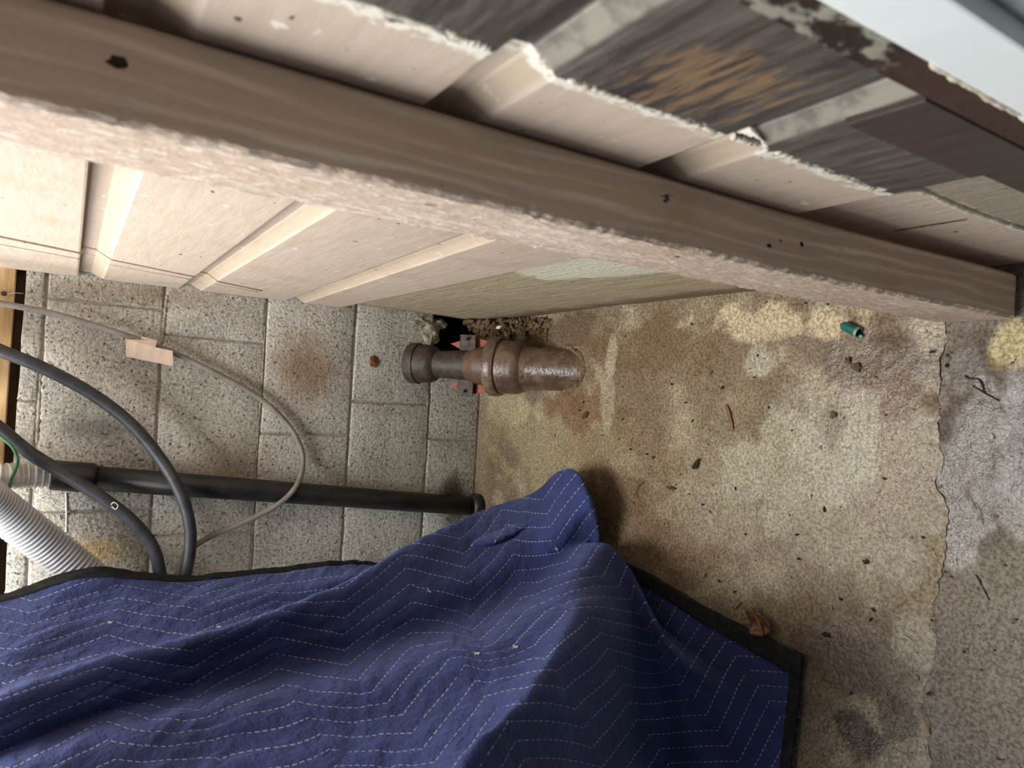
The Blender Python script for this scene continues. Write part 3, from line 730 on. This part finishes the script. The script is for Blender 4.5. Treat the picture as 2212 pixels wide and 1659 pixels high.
# ribbed white hose plugged into the top of that pipe
def ribbed(name, pts, r, pitch, amp, mat, parent=None, sharp=.5, jit=0):
    L = spline(pts, 400); d = np.concatenate([[0], np.cumsum(np.linalg.norm(np.diff(L, axis=0), axis=1))])
    n = int(d[-1] / pitch * 8); q = np.linspace(0, d[-1], n)
    P = np.stack([np.interp(q, d, L[:, k]) for k in range(3)], 1)
    ph = q / pitch * 2 * math.pi + jit * np.sin(q / pitch * 1.3)
    R = r + amp * np.sign(np.sin(ph)) * np.abs(np.sin(ph)) ** sharp
    return sweep(name, P, R, mat, parent, 26)
hose = ribbed('ribbed_hose', [at(-420, 985, 1, -.045), at(-150, 1008, 1, -.045), at(-60, 1024, 1, -.05), at(0, 1030, 1, -.050), at(50, 1028, 1, -.036), at(116, 1027, 1, -.029)], .0225, .0115, .0028, mat_simple('white_hose', S(236, 234, 228), S(206, 202, 194), 30, .28, 0, .5), None, .7, .8)
tag(hose, 'short white ribbed hose pushed into the top of the black pipe', 'hose')
cond = ribbed('flexible_conduit', [at(-420, 760, 1, -.24), at(-160, 968, 1, -.19), at(-70, 1045, 1, -.14), at(0, 1100, 1, -.095), at(95, 1172, 1, -.07), at(185, 1243, 1, -.065), at(280, 1330, 1, -.06), at(340, 1420, 1, -.06)], .0325, .0080, .0024, MCOND, None, .8)
tag(cond, 'grey corrugated flexible conduit sloping down behind the blue blanket', 'conduit')

def cable(name, pts, r, mat, label, parent=None, n=90):
    o = sweep(name, spline([at(*p[:2], 1, p[2]) for p in pts], n), r, mat, parent, 14)
    if label: tag(o, label, 'cable')
    return o
c1 = cable('black_cable', [(-500, 600, -.05), (-160, 690, -.05), (-60, 730, -.05), (0, 757, -.05), (100, 798, -.05), (200, 852, -.05), (280, 913, -.055), (340, 982, -.06), (385, 1055, -.075), (407, 1120, -.08), (411, 1180, -.08), (398, 1250, -.08), (370, 1340, -.08), (340, 1450, -.08)], .0118, MBLACKCABLE,
           'thick black cable curving down the block wall, nearer the masking tape tag')
c2 = cable('black_cable', [(-500, 560, -.06), (-160, 800, -.06), (-60, 880, -.065), (0, 926, -.07), (70, 982, -.07), (150, 1030, -.075), (230, 1082, -.08), (290, 1130, -.08), (330, 1182, -.08), (346, 1245, -.08), (350, 1340, -.08), (345, 1450, -.08)], .0118, MBLACKCABLE,
           'thick black cable crossing the black pipe near its coupling')
sweep('frayed_tie', spline([at(240, 1090, 1, -.094), at(246, 1085, 1, -.098), at(255, 1092, 1, -.098), at(250, 1100, 1, -.096), at(241, 1094, 1, -.094)], 24), .0009, MWHITEBIT, c2, 6)
c3 = cable('grey_cable', [(-520, 550, -.03), (-200, 612, -.03), (-90, 637, -.03), (0, 655, -.03), (130, 681, -.022), (280, 727, -.018), (370, 760, -.014), (480, 813, -.012), (560, 859, -.012), (618, 912, -.013), (648, 962, -.015), (654, 1005, -.02), (640, 1050, -.052), (600, 1090, -.056), (530, 1127, -.055), (470, 1152, -.05), (432, 1172, -.06), (400, 1200, -.06), (382, 1250, -.065), (365, 1340, -.07)], .0058, MGREYCABLE,
           'thin grey cable looping over the block wall with a tape flag', None, 160)
# tape flag folded round the grey cable
bm = bmesh.new()
fl = [(272, 733), (303, 741), (306, 727), (339, 735), (336, 750), (373, 758), (374, 791), (325, 781), (272, 770)]
f = [bm.verts.new(V(u, v, 1, -.0275 + .004 * math.sin(i))) for i, (u, v) in enumerate(fl)]
bm.faces.new(f); bmesh.ops.triangulate(bm, faces=bm.faces)
bmesh.ops.recalc_face_normals(bm, faces=bm.faces)
tp = link('tape_flag', bm_mesh('tape_flag', bm), MTAPE, c3); tp['label'] = 'pinkish masking tape flag'
md = tp.modifiers.new('solid', 'SOLIDIFY'); md.thickness = .0008
gw = sweep('green_wire', spline([at(*p[:2], 1, p[2]) for p in [(-60, 905, -.08), (-15, 930, -.09), (5, 946, -.09), (27, 966, -.09), (38, 992, -.09), (33, 1015, -.09), (24, 1035, -.088), (20, 1052, -.086), (12, 1061, -.085), (-10, 1062, -.08), (-60, 1060, -.06)]], 70), .0029, MGREENW, None, 10)
tag(gw, 'thin green wire looped over the white ribbed hose', 'wire')

# ---------------------------------------------------------------- the blue moving blanket
X_, Z_, Y_ = 0, 2, 1
NET = [  # rows run from the top of the drape to the hem on the floor; (u, v, axis, value)
 # edge A against the wall
 [(-220, 1310, Y_, -.11), (0, 1290, Y_, -.11), (180, 1236, Y_, -.11), (400, 1250, Y_, -.11), (580, 1234, Y_, -.11), (740, 1217, Y_, -.11), (840, 1222, Y_, -.11), (960, 1215, Y_, -.12), (1060, 1195, Z_, .01), (1190, 1195, Z_, .006), (1345, 1212, Z_, .006), (1540, 1318, Z_, .006), (1736, 1414, Z_, .006)],
 [(-220, 1410, X_, -.600), (0, 1395, X_, -.582), (190, 1330, X_, -.575), (410, 1308, X_, -.568), (590, 1280, X_, -.562), (735, 1252, X_, -.55), (850, 1225, X_, -.535), (985, 1190, X_, -.50), (1080, 1170, X_, -.47), (1200, 1150, Z_, .04), (1360, 1245, Z_, .010), (1550, 1352, Z_, .008), (1734, 1452, Z_, .008)],
 # back of the fold, tucked under its crest
 [(-220, 1545, X_, -.630), (0, 1488, X_, -.592), (240, 1415, X_, -.588), (465, 1362, X_, -.580), (620, 1318, X_, -.572), (757, 1272, X_, -.562), (890, 1212, X_, -.545), (1030, 1150, X_, -.49), (1125, 1115, X_, -.44), (1225, 1080, Z_, .03), (1330, 1240, Z_, .010), (1555, 1372, Z_, .010), (1732, 1472, Z_, .009)],
 # crest of the first fold
 [(-220, 1600, X_, -.590), (0, 1505, X_, -.550), (245, 1419, X_, -.540), (470, 1362, X_, -.528), (620, 1311, X_, -.518), (755, 1257, X_, -.505), (895, 1174, X_, -.480), (1040, 1107, X_, -.45), (1146, 1071, X_, -.405), (1243, 1020, Z_, .075), (1300, 1225, Z_, .012), (1560, 1390, Z_, .012), (1731, 1492, Z_, .010)],
 [(-220, 1690, X_, -.610), (0, 1575, X_, -.575), (250, 1490, X_, -.574), (470, 1428, X_, -.570), (620, 1385, X_, -.565), (760, 1345, X_, -.555), (900, 1285, X_, -.532), (1040, 1225, X_, -.505), (1150, 1160, X_, -.455), (1274, 1095, Z_, .085), (1320, 1255, Z_, .014), (1560, 1425, Z_, .014), (1727, 1530, Z_, .010)],
 # valley
 [(-220, 1780, X_, -.630), (-10, 1640, X_, -.604), (245, 1545, X_, -.606), (465, 1488, X_, -.604), (620, 1450, X_, -.602), (760, 1418, X_, -.595), (900, 1372, X_, -.580), (1040, 1318, X_, -.560), (1150, 1262, X_, -.525), (1266, 1172, Z_, .060), (1345, 1290, Z_, .016), (1570, 1460, Z_, .016), (1723, 1568, Z_, .010)],
 # crest of the second fold
 [(-220, 1860, X_, -.620), (-20, 1705, X_, -.590), (235, 1600, X_, -.585), (455, 1540, X_, -.580), (620, 1512, X_, -.575), (765, 1480, X_, -.565), (910, 1432, X_, -.548), (1060, 1378, X_, -.522), (1190, 1300, X_, -.485), (1322, 1190, Z_, .100), (1444, 1392, Z_, .085), (1585, 1500, Z_, .020), (1718, 1608, Z_, .010)],
 # rounded shoulder: bright above it, undercut to its right
 [(-220, 2000, X_, -.620), (-40, 1830, X_, -.598), (225, 1700, X_, -.595), (455, 1632, X_, -.592), (625, 1600, X_, -.588), (780, 1567, X_, -.578), (935, 1520, X_, -.560), (1110, 1440, X_, -.525), (1262, 1312, X_, -.470), (1365, 1345, Z_, .10), (1462, 1448, Z_, .070), (1600, 1560, Z_, .022), (1712, 1660, Z_, .010)],
 [(-220, 2180, X_, -.630), (-60, 2000, X_, -.605), (215, 1840, X_, -.603), (460, 1745, X_, -.600), (630, 1705, X_, -.596), (765, 1680, X_, -.586), (900, 1640, X_, -.568), (1040, 1590, X_, -.540), (1182, 1478, X_, -.495), (1370, 1465, Z_, .11), (1490, 1545, Z_, .050), (1610, 1640, Z_, .028), (1702, 1740, Z_, .010)],
 [(-220, 2400, X_, -.650), (-80, 2220, X_, -.640), (210, 2020, X_, -.640), (450, 1900, X_, -.640), (600, 1850, X_, -.636), (720, 1815, X_, -.620), (830, 1775, X_, -.595), (940, 1725, X_, -.560), (1075, 1640, X_, -.520), (1380, 1600, Z_, .12), (1520, 1650, Z_, .06), (1620, 1740, Z_, .035), (1690, 1830, Z_, .010)],
]
P = np.array([[at(*c) for c in row] for row in NET])
# off frame: the drape goes on over the top of the covered appliance and round its front
top = P[:, 0].copy(); top[:, 2] = 1.055 + .01 * np.sin(np.arange(len(top))); top2 = top.copy(); top2[:, 0] -= .18; top2[:, 2] = 1.075; top3 = top2.copy(); top3[:, 0] -= .25
P = np.concatenate([top3[:, None], top2[:, None], top[:, None], P], 1)
fr = P[-1].copy(); fr[:, 0] -= .10; fr[:, 1] -= .03; fr2 = fr.copy(); fr2[:, 0] -= .22
P = np.concatenate([P, fr[None], fr2[None]], 0)
P[:, :, 2] = np.maximum(P[:, :, 2], .006)
def cr_basis(m, n):
    """Catmull-Rom weights (n samples over m control points)"""
    B = np.zeros((n, m + 2)); ks = np.linspace(0, m - 1 - 1e-9, n)
    for r, k in enumerate(ks):
        i = int(k); t = k - i
        B[r, i:i + 4] += 0.5 * np.array([-t + 2 * t * t - t ** 3, 2 - 5 * t * t + 3 * t ** 3, t + 4 * t * t - 3 * t ** 3, -t * t + t ** 3])
    E = np.zeros((m + 2, m)); E[1:-1] = np.eye(m); E[0, 0], E[0, 1] = 2, -1; E[-1, -1], E[-1, -2] = 2, -1
    return B @ E
GR, GC = 300, 420
BR, BC = cr_basis(P.shape[0], GR), cr_basis(P.shape[1], GC)
G = np.einsum('ri,ijk,cj->rck', BR, P, BC)
# zigzag quilting laid on the cloth: stitch corners (u, v, s = zigzag corner number, n = seam number)
QZ = [(745, 1299, 6, 0), (745, 1336, 6, 1), (740, 1371, 6, 2), (745, 1405, 6, 3), (752, 1439, 6, 4), (590, 1339, 5, 2), (587, 1375, 5, 3), (590, 1411, 5, 4),
      (417, 1478, 4, 3), (420, 1516, 4, 4), (442, 1556, 4, 6), (462, 1599, 4, 8), (475, 1644, 4, 9), (667, 1554, 5, 8), (692, 1591, 5, 9), (872, 1546, 6, 8), (892, 1589, 6, 9), (232, 1601, 3, 8), (250, 1644, 3, 9),
      (225, 1441, 3, 3), (232, 1411, 3, 2), (232, 1374, 3, 1), (257, 1319, 3, -1), (255, 1292, 3, -2), (52, 1376, 2, -1), (60, 1350, 2, -2), (65, 1324, 2, -3), (5, 1515, 2, 3), (427, 1294, 4, -3), (425, 1316, 4, -2),
      (590, 1265, 5, -2)]
for col_, s__, n0 in (([(390, 285), (405, 370), (430, 480), (445, 590), (455, 695), (450, 795), (450, 893)], 7, 0), ([(800, 370), (810, 475), (830, 575), (830, 690), (840, 770), (880, 840)], 8, 0),
                      ([(1060, 90), (1085, 190), (1100, 285), (1115, 385), (1155, 465), (1165, 555), (1190, 650)], 9, 0), ([(1345, 105), (1385, 185), (1400, 270)], 10, 0),
                      ([(690, 960), (790, 990), (860, 1095), (920, 1195), (1010, 1275), (1060, 1360), (1120, 1485)], 7, 8), ([(450, 1450), (520, 1550), (600, 1640)], 6, 9),
                      ([(1240, 875), (1310, 960), (1385, 1030), (1440, 1155), (1495, 1280), (1550, 1400), (1605, 1530)], 8, 8),
                      ([(1580, 690), (1645, 785), (1700, 885), (1775, 995), (1815, 1115), (1840, 1230), (1895, 1345), (1980, 1440)], 9, 9), ([(1985, 760), (2040, 865), (2050, 960), (2110, 1025), (2195, 1110)], 10, 9)):
    for k, (a, b) in enumerate(col_): QZ.append((740 + a / 2.989, 1104 + b / 2.989, s__, n0 + k))
QZ = np.array(QZ, float); qx = QZ[:, :2] / 300.0
qs = QZ[:, 2]; qt = QZ[:, 3] + .5 - 2 * np.abs(((qs + 1) % 2) - 1)
def _U(d2): return np.where(d2 > 1e-12, d2 * np.log(d2 + 1e-12), 0)
n_ = len(qx); KK = _U(((qx[:, None] - qx[None]) ** 2).sum(-1)) + np.eye(n_) * .004
LL = np.zeros((n_ + 3, n_ + 3)); LL[:n_, :n_] = KK; LL[:n_, n_] = 1; LL[:n_, n_ + 1:] = qx; LL[n_:, :n_] = LL[:n_, n_:].T
cf = np.linalg.solve(LL, np.vstack([np.stack([qs, qt], 1), np.zeros((3, 2))]))
gr_ = G.reshape(-1, 3) - CAM; gc = gr_ @ RC.T
gu = np.stack([W_ / 2 + F_ * gc[:, 0] / np.maximum(gc[:, 2], .15), H_ / 2 + F_ * gc[:, 1] / np.maximum(gc[:, 2], .15)], 1)
gu = np.clip(gu, [-500, 900], [1900, 2300]) / 300.0
UVG = np.concatenate([(_U(((g[:, None] - qx[None]) ** 2).sum(-1)) @ cf[:n_] + cf[n_] + g @ cf[n_ + 1:]) for g in np.array_split(gu, 40)], 0).reshape(GR, GC, 2)
nrm = np.cross(np.gradient(G, axis=0), np.gradient(G, axis=1)); nrm /= np.linalg.norm(nrm, axis=2)[..., None] + 1e-12
if nrm[GR // 2, GC // 2] @ (CAM - G[GR // 2, GC // 2]) < 0: nrm = -nrm
s_, t_ = UVG[..., 0], UVG[..., 1]
tri = np.abs(((s_ + 1) % 2) - 1)
q_ = t_ + 2 * tri
fr_ = np.abs(q_ - np.floor(q_) - 0.5)                    # 0 at the seam
puff = 0.0016 * np.clip(fr_ * 2, 0, 1) ** 0.55
wrk = 0.0030 * (fbm(s_ * 1.1, t_ * .35, 1.0, 4, 33) - .5) * 2 + 0.0028 * (fbm(s_ * 4.0 + t_, t_ * .5, 1.0, 3, 35) - .5) * 2
lowf = sstep(0.0, 0.05, G[..., 2])
G = G + nrm * (puff + wrk * (0.25 + .75 * lowf))[..., None]
G[..., 2] = np.maximum(G[..., 2], .0045)
def patch(name, G, UV, mat, parent, thick, off):
    r, c = G.shape[:2]; I = np.arange(r * c).reshape(r, c)
    fs = np.stack([I[:-1, :-1], I[1:, :-1], I[1:, 1:], I[:-1, 1:]], -1).reshape(-1, 4)
    me = bpy.data.meshes.new(name)
    me.vertices.add(r * c); me.vertices.foreach_set('co', G.reshape(-1, 3).ravel())
    me.loops.add(fs.size); me.loops.foreach_set('vertex_index', fs.ravel().astype(np.int32))
    me.polygons.add(len(fs)); me.polygons.foreach_set('loop_start', np.arange(0, fs.size, 4, dtype=np.int32))
    me.update(); me.validate()
    ul = me.uv_layers.new(name='quilt'); ul.data.foreach_set('uv', UV.reshape(-1, 2)[fs.ravel()].ravel().astype(np.float32))
    o = link(name, me, mat, parent, True)
    m = o.modifiers.new('solid', 'SOLIDIFY'); m.thickness = thick; m.offset = off
    return o
blk = empty('moving_blanket', (-0.60, -0.70, 0.0))
tag(blk, 'blue quilted moving blanket with zigzag stitching draped beside the wall', 'blanket')
flip = -1 if True else 1
patch('quilted_cloth', G, UVG, mat_blanket(), blk, .003, 0)
# black binding sewn over two edges
def strip(A, width, n=7):
    """first `width` metres of every line running away from an edge (A: lines x samples x 3)"""
    seg = np.concatenate([np.zeros((A.shape[0], 1)), np.cumsum(np.linalg.norm(np.diff(A, axis=1), axis=2), axis=1)], 1)
    out = np.zeros((A.shape[0], n, 3))
    for k in range(A.shape[0]):
        w = np.linspace(0, min(width, seg[k, -1] * .9), n)
        for c in range(3): out[k, :, c] = np.interp(w, seg[k], A[k, :, c])
    return out
c_in = 40
eA = strip((G + nrm * .0022)[:120].transpose(1, 0, 2)[c_in:], .034).transpose(1, 0, 2)
eB = strip((G + nrm * .0022)[:, ::-1][:, :120], .017)
patch('edge_binding', eA, np.zeros(eA.shape[:2] + (2,)), MBIND, blk, .0070, 0)
patch('edge_binding', eB, np.zeros(eB.shape[:2] + (2,)), MBIND, blk, .0070, 0)
# loose thread ends on the cloth
def on_cloth(u, v):
    d = RC.T @ np.array([(u - W_ / 2) / F_, (v - H_ / 2) / F_, 1.0]); r = G.reshape(-1, 3) - CAM
    t = r @ d / (d @ d); e = np.linalg.norm(r - t[:, None] * d, axis=1); e = np.where(e < .006, t, 9)
    k = int(np.argmin(e)); return G.reshape(-1, 3)[k], nrm.reshape(-1, 3)[k]
for (u, v) in ((1111, 1393), (1030, 1406), (923, 1273), (1203, 1189), (470, 1350), (240, 1340)):
    c, nn = on_cloth(u, v); ta = np.cross(nn, [0.3, .5, .8]); ta /= np.linalg.norm(ta); tb = np.cross(nn, ta)
    L = [c + nn * .003 + .0036 * (a * ta + b * tb) for a, b in ((-1, -.6), (0, .3), (.7, .9), (.2, 1.4), (-.3, .7), (.6, -.5))]
    sweep('loose_thread', spline(L, 22), .0006, MWHITEBIT, blk, 5)
fix_parent(blk)

# ---------------------------------------------------------------- small things on the floor
def flat_thing(name, outline, mat, label, cat, lift=.003, thick=.0012, bow=.0, group=None, fine=False):
    """a small flat piece: outline as floor pixels"""
    bm = bmesh.new(); pts = [V(u, v, 2, lift) for u, v in outline]; c = sum(pts, Vector()) / len(pts)
    vs = [bm.verts.new(p - c + Vector((0, 0, bow * ((p - c).length / .02) ** 2))) for p in pts]
    mid = bm.verts.new((0, 0, bow * .2 + .0004))
    for k in range(len(vs)): bm.faces.new((vs[k], vs[(k + 1) % len(vs)], mid))
    if fine:
        bmesh.ops.subdivide_edges(bm, edges=bm.edges, cuts=4, use_grid_fill=True)
        for v in bm.verts:
            q = v.co; k = float(fbm(np.array([q.x]), np.array([q.y]), 90, 3, 4)[0]) - .5
            q.z += .006 * k + .5 * (q.length ** 2) / .03; q.x += .0012 * k
    bmesh.ops.recalc_face_normals(bm, faces=bm.faces)
    o = link(name, bm_mesh(name, bm), mat, None, fine); o.location = c; md = o.modifiers.new('solid', 'SOLIDIFY'); md.thickness = thick; md.offset = 0
    return tag(o, label, cat, group)
leaf = flat_thing('dry_leaf', [(1620, 1305), (1634, 1317), (1648, 1327), (1662, 1337), (1671, 1352), (1671, 1364), (1662, 1368), (1655, 1372), (1647, 1374), (1638, 1372), (1628, 1369), (1624, 1360), (1625, 1345), (1621, 1330)], MLEAF,
                  'wet brown curled leaf lying on the black hem of the blanket', 'leaf', .010, .0010, .0, None, True)
sweep('leaf_vein', [leaf.matrix_basis.inverted() @ V(1622, 1310, 2, .020), leaf.matrix_basis.inverted() @ V(1642, 1340, 2, .0122), leaf.matrix_basis.inverted() @ V(1650, 1368, 2, .016)], .0008, MBROWNBIT, leaf, 5)
# teal plastic shell, broken open, and its curved splinter
a, b = V(1819, 702, 2, .007), V(1854, 718, 2, .007)
tl = (b - a).length; ax = (b - a).normalized()
tc = empty('plastic_tube', a); tag(tc, 'teal green plastic tube cap broken open at one end by the post', 'cap')
lathe('shell', [(0, 0), (0, .004), (.002, .006), (.006, .0068), (tl, .0068), (tl, .0056), (.008, .0056), (.008, 0)], a, ax, MTEAL, tc, 22)
lathe('rim', [(tl - .003, .0070), (tl + .0012, .0070), (tl + .0012, .0055)], a, ax, mat_simple('torn_plastic', S(150, 170, 156), S(60, 110, 96), 160, .4, .0008), tc, 22)
fix_parent(tc)
sh = flat_thing('plastic_shard', [(1842, 719), (1850, 723), (1857, 721), (1864, 725), (1861, 729), (1853, 730), (1846, 727)], MTEAL, 'small teal green plastic splinter beside the broken cap', 'shard', .004, .0014, .004)
straw = flat_thing('straw_blade', [(1568, 872), (1572, 878), (1577, 890), (1580, 903), (1583, 917), (1585, 932), (1580, 922), (1575, 908), (1570, 892), (1567, 880)], MSTRAW, 'tan pointed blade of dry grass alone on the middle of the slab', 'grass', .003, .0012)
def twig(name, pts, r, mat, label, cat='twig', z=.003):
    P_ = spline([at(u, v, 2, z) for u, v in pts], 5 * len(pts) + 6)
    k = np.linspace(0, 1, len(P_)); o = sweep(name, P_, r * (1 - .6 * np.abs(k - .4)), mat, None, 7); tag(o, label, cat); return o
tw = twig('forked_twig', [(2083, 811), (2092, 817), (2110, 818), (2118, 823), (2123, 838), (2126, 850)], .0010, MTWIG, 'black forked twig lying on the grey apron', 'twig', -.002)
sweep('side_shoot', spline([at(2101, 833, 2, -.002), at(2121, 846, 2, -.002), at(2145, 859, 2, -.002), at(2158, 866, 2, -.002)], 16), .0007, MTWIG, tw, 6)
twig('pine_needle', [(2107, 1241), (2116, 1255), (2127, 1277), (2137, 1296)], .0008, MTWIG, 'dark curved needle lying on the grey apron below the pale stain', 'needle', -.002)
twig('curled_fibre', [(1944, 1371), (1955, 1375), (1965, 1381), (1970, 1386)], .0007, MWHITEBIT, 'pale curved fibre on the slab left of its broken edge', 'fibre')
twig('dry_stem', [(1391, 1040), (1380, 1050), (1375, 1062), (1370, 1071)], .0007, MTWIG, 'fine curved dark stem above the blanket hem shadow', 'stem')  # fine dry plant stem lying loose on the slab
twig('thin_stalk', [(1602, 1301), (1594, 1310), (1586, 1318)], .0008, MTWIG, 'thin brown stalk just beside the wet curled leaf', 'stalk')
flat_thing('black_flake', [(1495, 1012), (1500, 1000), (1507, 992), (1513, 990), (1508, 1000), (1506, 1010), (1500, 1014)], MBLACKBIT, 'black pointed flake alone on the pale middle of the slab', 'flake', .004, .0016, .003)
flat_thing('seed_wing', [(1438, 1051), (1446, 1050), (1455, 1052), (1461, 1056), (1454, 1059), (1444, 1057)], MBROWNBIT, 'brown winged seed on the slab between blanket tip and black flake', 'seed', .003, .0014)
flat_thing('dark_seed', [(1256, 903), (1262, 892), (1269, 888), (1271, 894), (1266, 902), (1259, 905)], MBROWNBIT, 'dark oval seed just below the mouth of the drain mud', 'seed', .003, .002)
flat_thing('split_leaf_bit', [(1863, 1208), (1869, 1213), (1872, 1206), (1875, 1214), (1871, 1220), (1865, 1215)], MBLACKBIT, 'tiny black split leaf bit on pale slab before the broken edge', 'leaf', .003, .0014)
flat_thing('black_beetle_shell', [(1775, 1367), (1783, 1365), (1791, 1370), (1792, 1376), (1784, 1376), (1778, 1372)], MBLACKBIT, 'black flattened bug shell on the slab right of the leaf', 'bug', .003, .003)
g1 = chip('grit_stone', 1832, 778, .002, .0058, MSTONE, 'brown angular grit stone, nearer the teal cap of two', 'stone', (1, .9, .6), 4)
g2 = chip('grit_stone', 1850, 793, .002, .0068, MSTONE, 'brown angular grit stone, farther from the teal cap of two', 'stone', (1, 1.1, .6), 9)
chip('brown_crumb', 1800, 896, .002, .0055, MSTONE, 'flat brown crumb on the slab below the paired grit stones', 'crumb', (1, 1, .4), 12)
chip('tan_pebble', 1999, 1569, -.002, .009, mat_simple('tan_pebble', S(168, 152, 122), S(140, 124, 98), 60, .7, .001), 'tan pebble wedged in the broken edge of the slab', 'pebble', (1.3, .7, .5), 14)
# scattered specks, each a separate crumb too small to tell apart by look
SPK = [(1260, 868), (1252, 886), (1264, 913), (1273, 928), (1337, 948), (1386, 934), (1361, 970), (1410, 988), (1495, 909), (1560, 838), (1396, 981), (1315, 1050), (1517, 1090), (1588, 1055), (1636, 768), (1628, 815), (1560, 835), (1494, 700), (1610, 1154), (1720, 1155), (1815, 1294), (1587, 1278), (1886, 1318), (1880, 1338), (1553, 1255), (1724, 1207), (2012, 760), (2045, 768), (2044, 790), (2040, 1236), (2148, 1405), (2006, 1498), (1993, 1529), (1993, 1161), (2082, 1408), (1750, 1492), (1838, 1498), (1913, 896), (1910, 1034), (2012, 1340), (1345, 905), (1300, 940), (1480, 870), (1530, 960), (1660, 880), (1710, 930), (1450, 830), (1780, 1100)]
proto = None
for i, (u, v) in enumerate(SPK):
    z = -.002 if u > 2035 else .0025
    if proto is None:
        proto = lump('debris_speck', (0, 0, 0), .0021, MBLACKBIT, None, 1, 3, (1.2, .8, .5), .5); o = proto
    else:
        o = proto.copy(); COL.objects.link(o)
    o.location = V(u, v, 2, z); o.rotation_euler = (0, 0, rng.uniform(0, 6)); k = rng.uniform(.55, 1.35); o.scale = (k * rng.uniform(.7, 1.5), k, k)
    where = ('on the grey apron past the broken edge' if u > 2035 else 'between the drain pipe and the blanket tip' if u < 1420 else
             'near the blanket hem and the wet leaf' if v > 1140 and u < 1900 else 'along the broken edge of the slab' if u > 1900 else 'on the open middle of the slab')
    tag(o, 'tiny dark speck of debris ' + where, 'debris', 'dark specks ' + where)
# rusty scabs on the block wall by the stub
rs = lump('rust_scab', V(808, 781, 1, -.002), .013, mat_simple('rust_scab', S(132, 84, 50), S(104, 66, 42), 120, .9, .003, .15), wall, 3, 5, (1.0, .2, .8), .35)
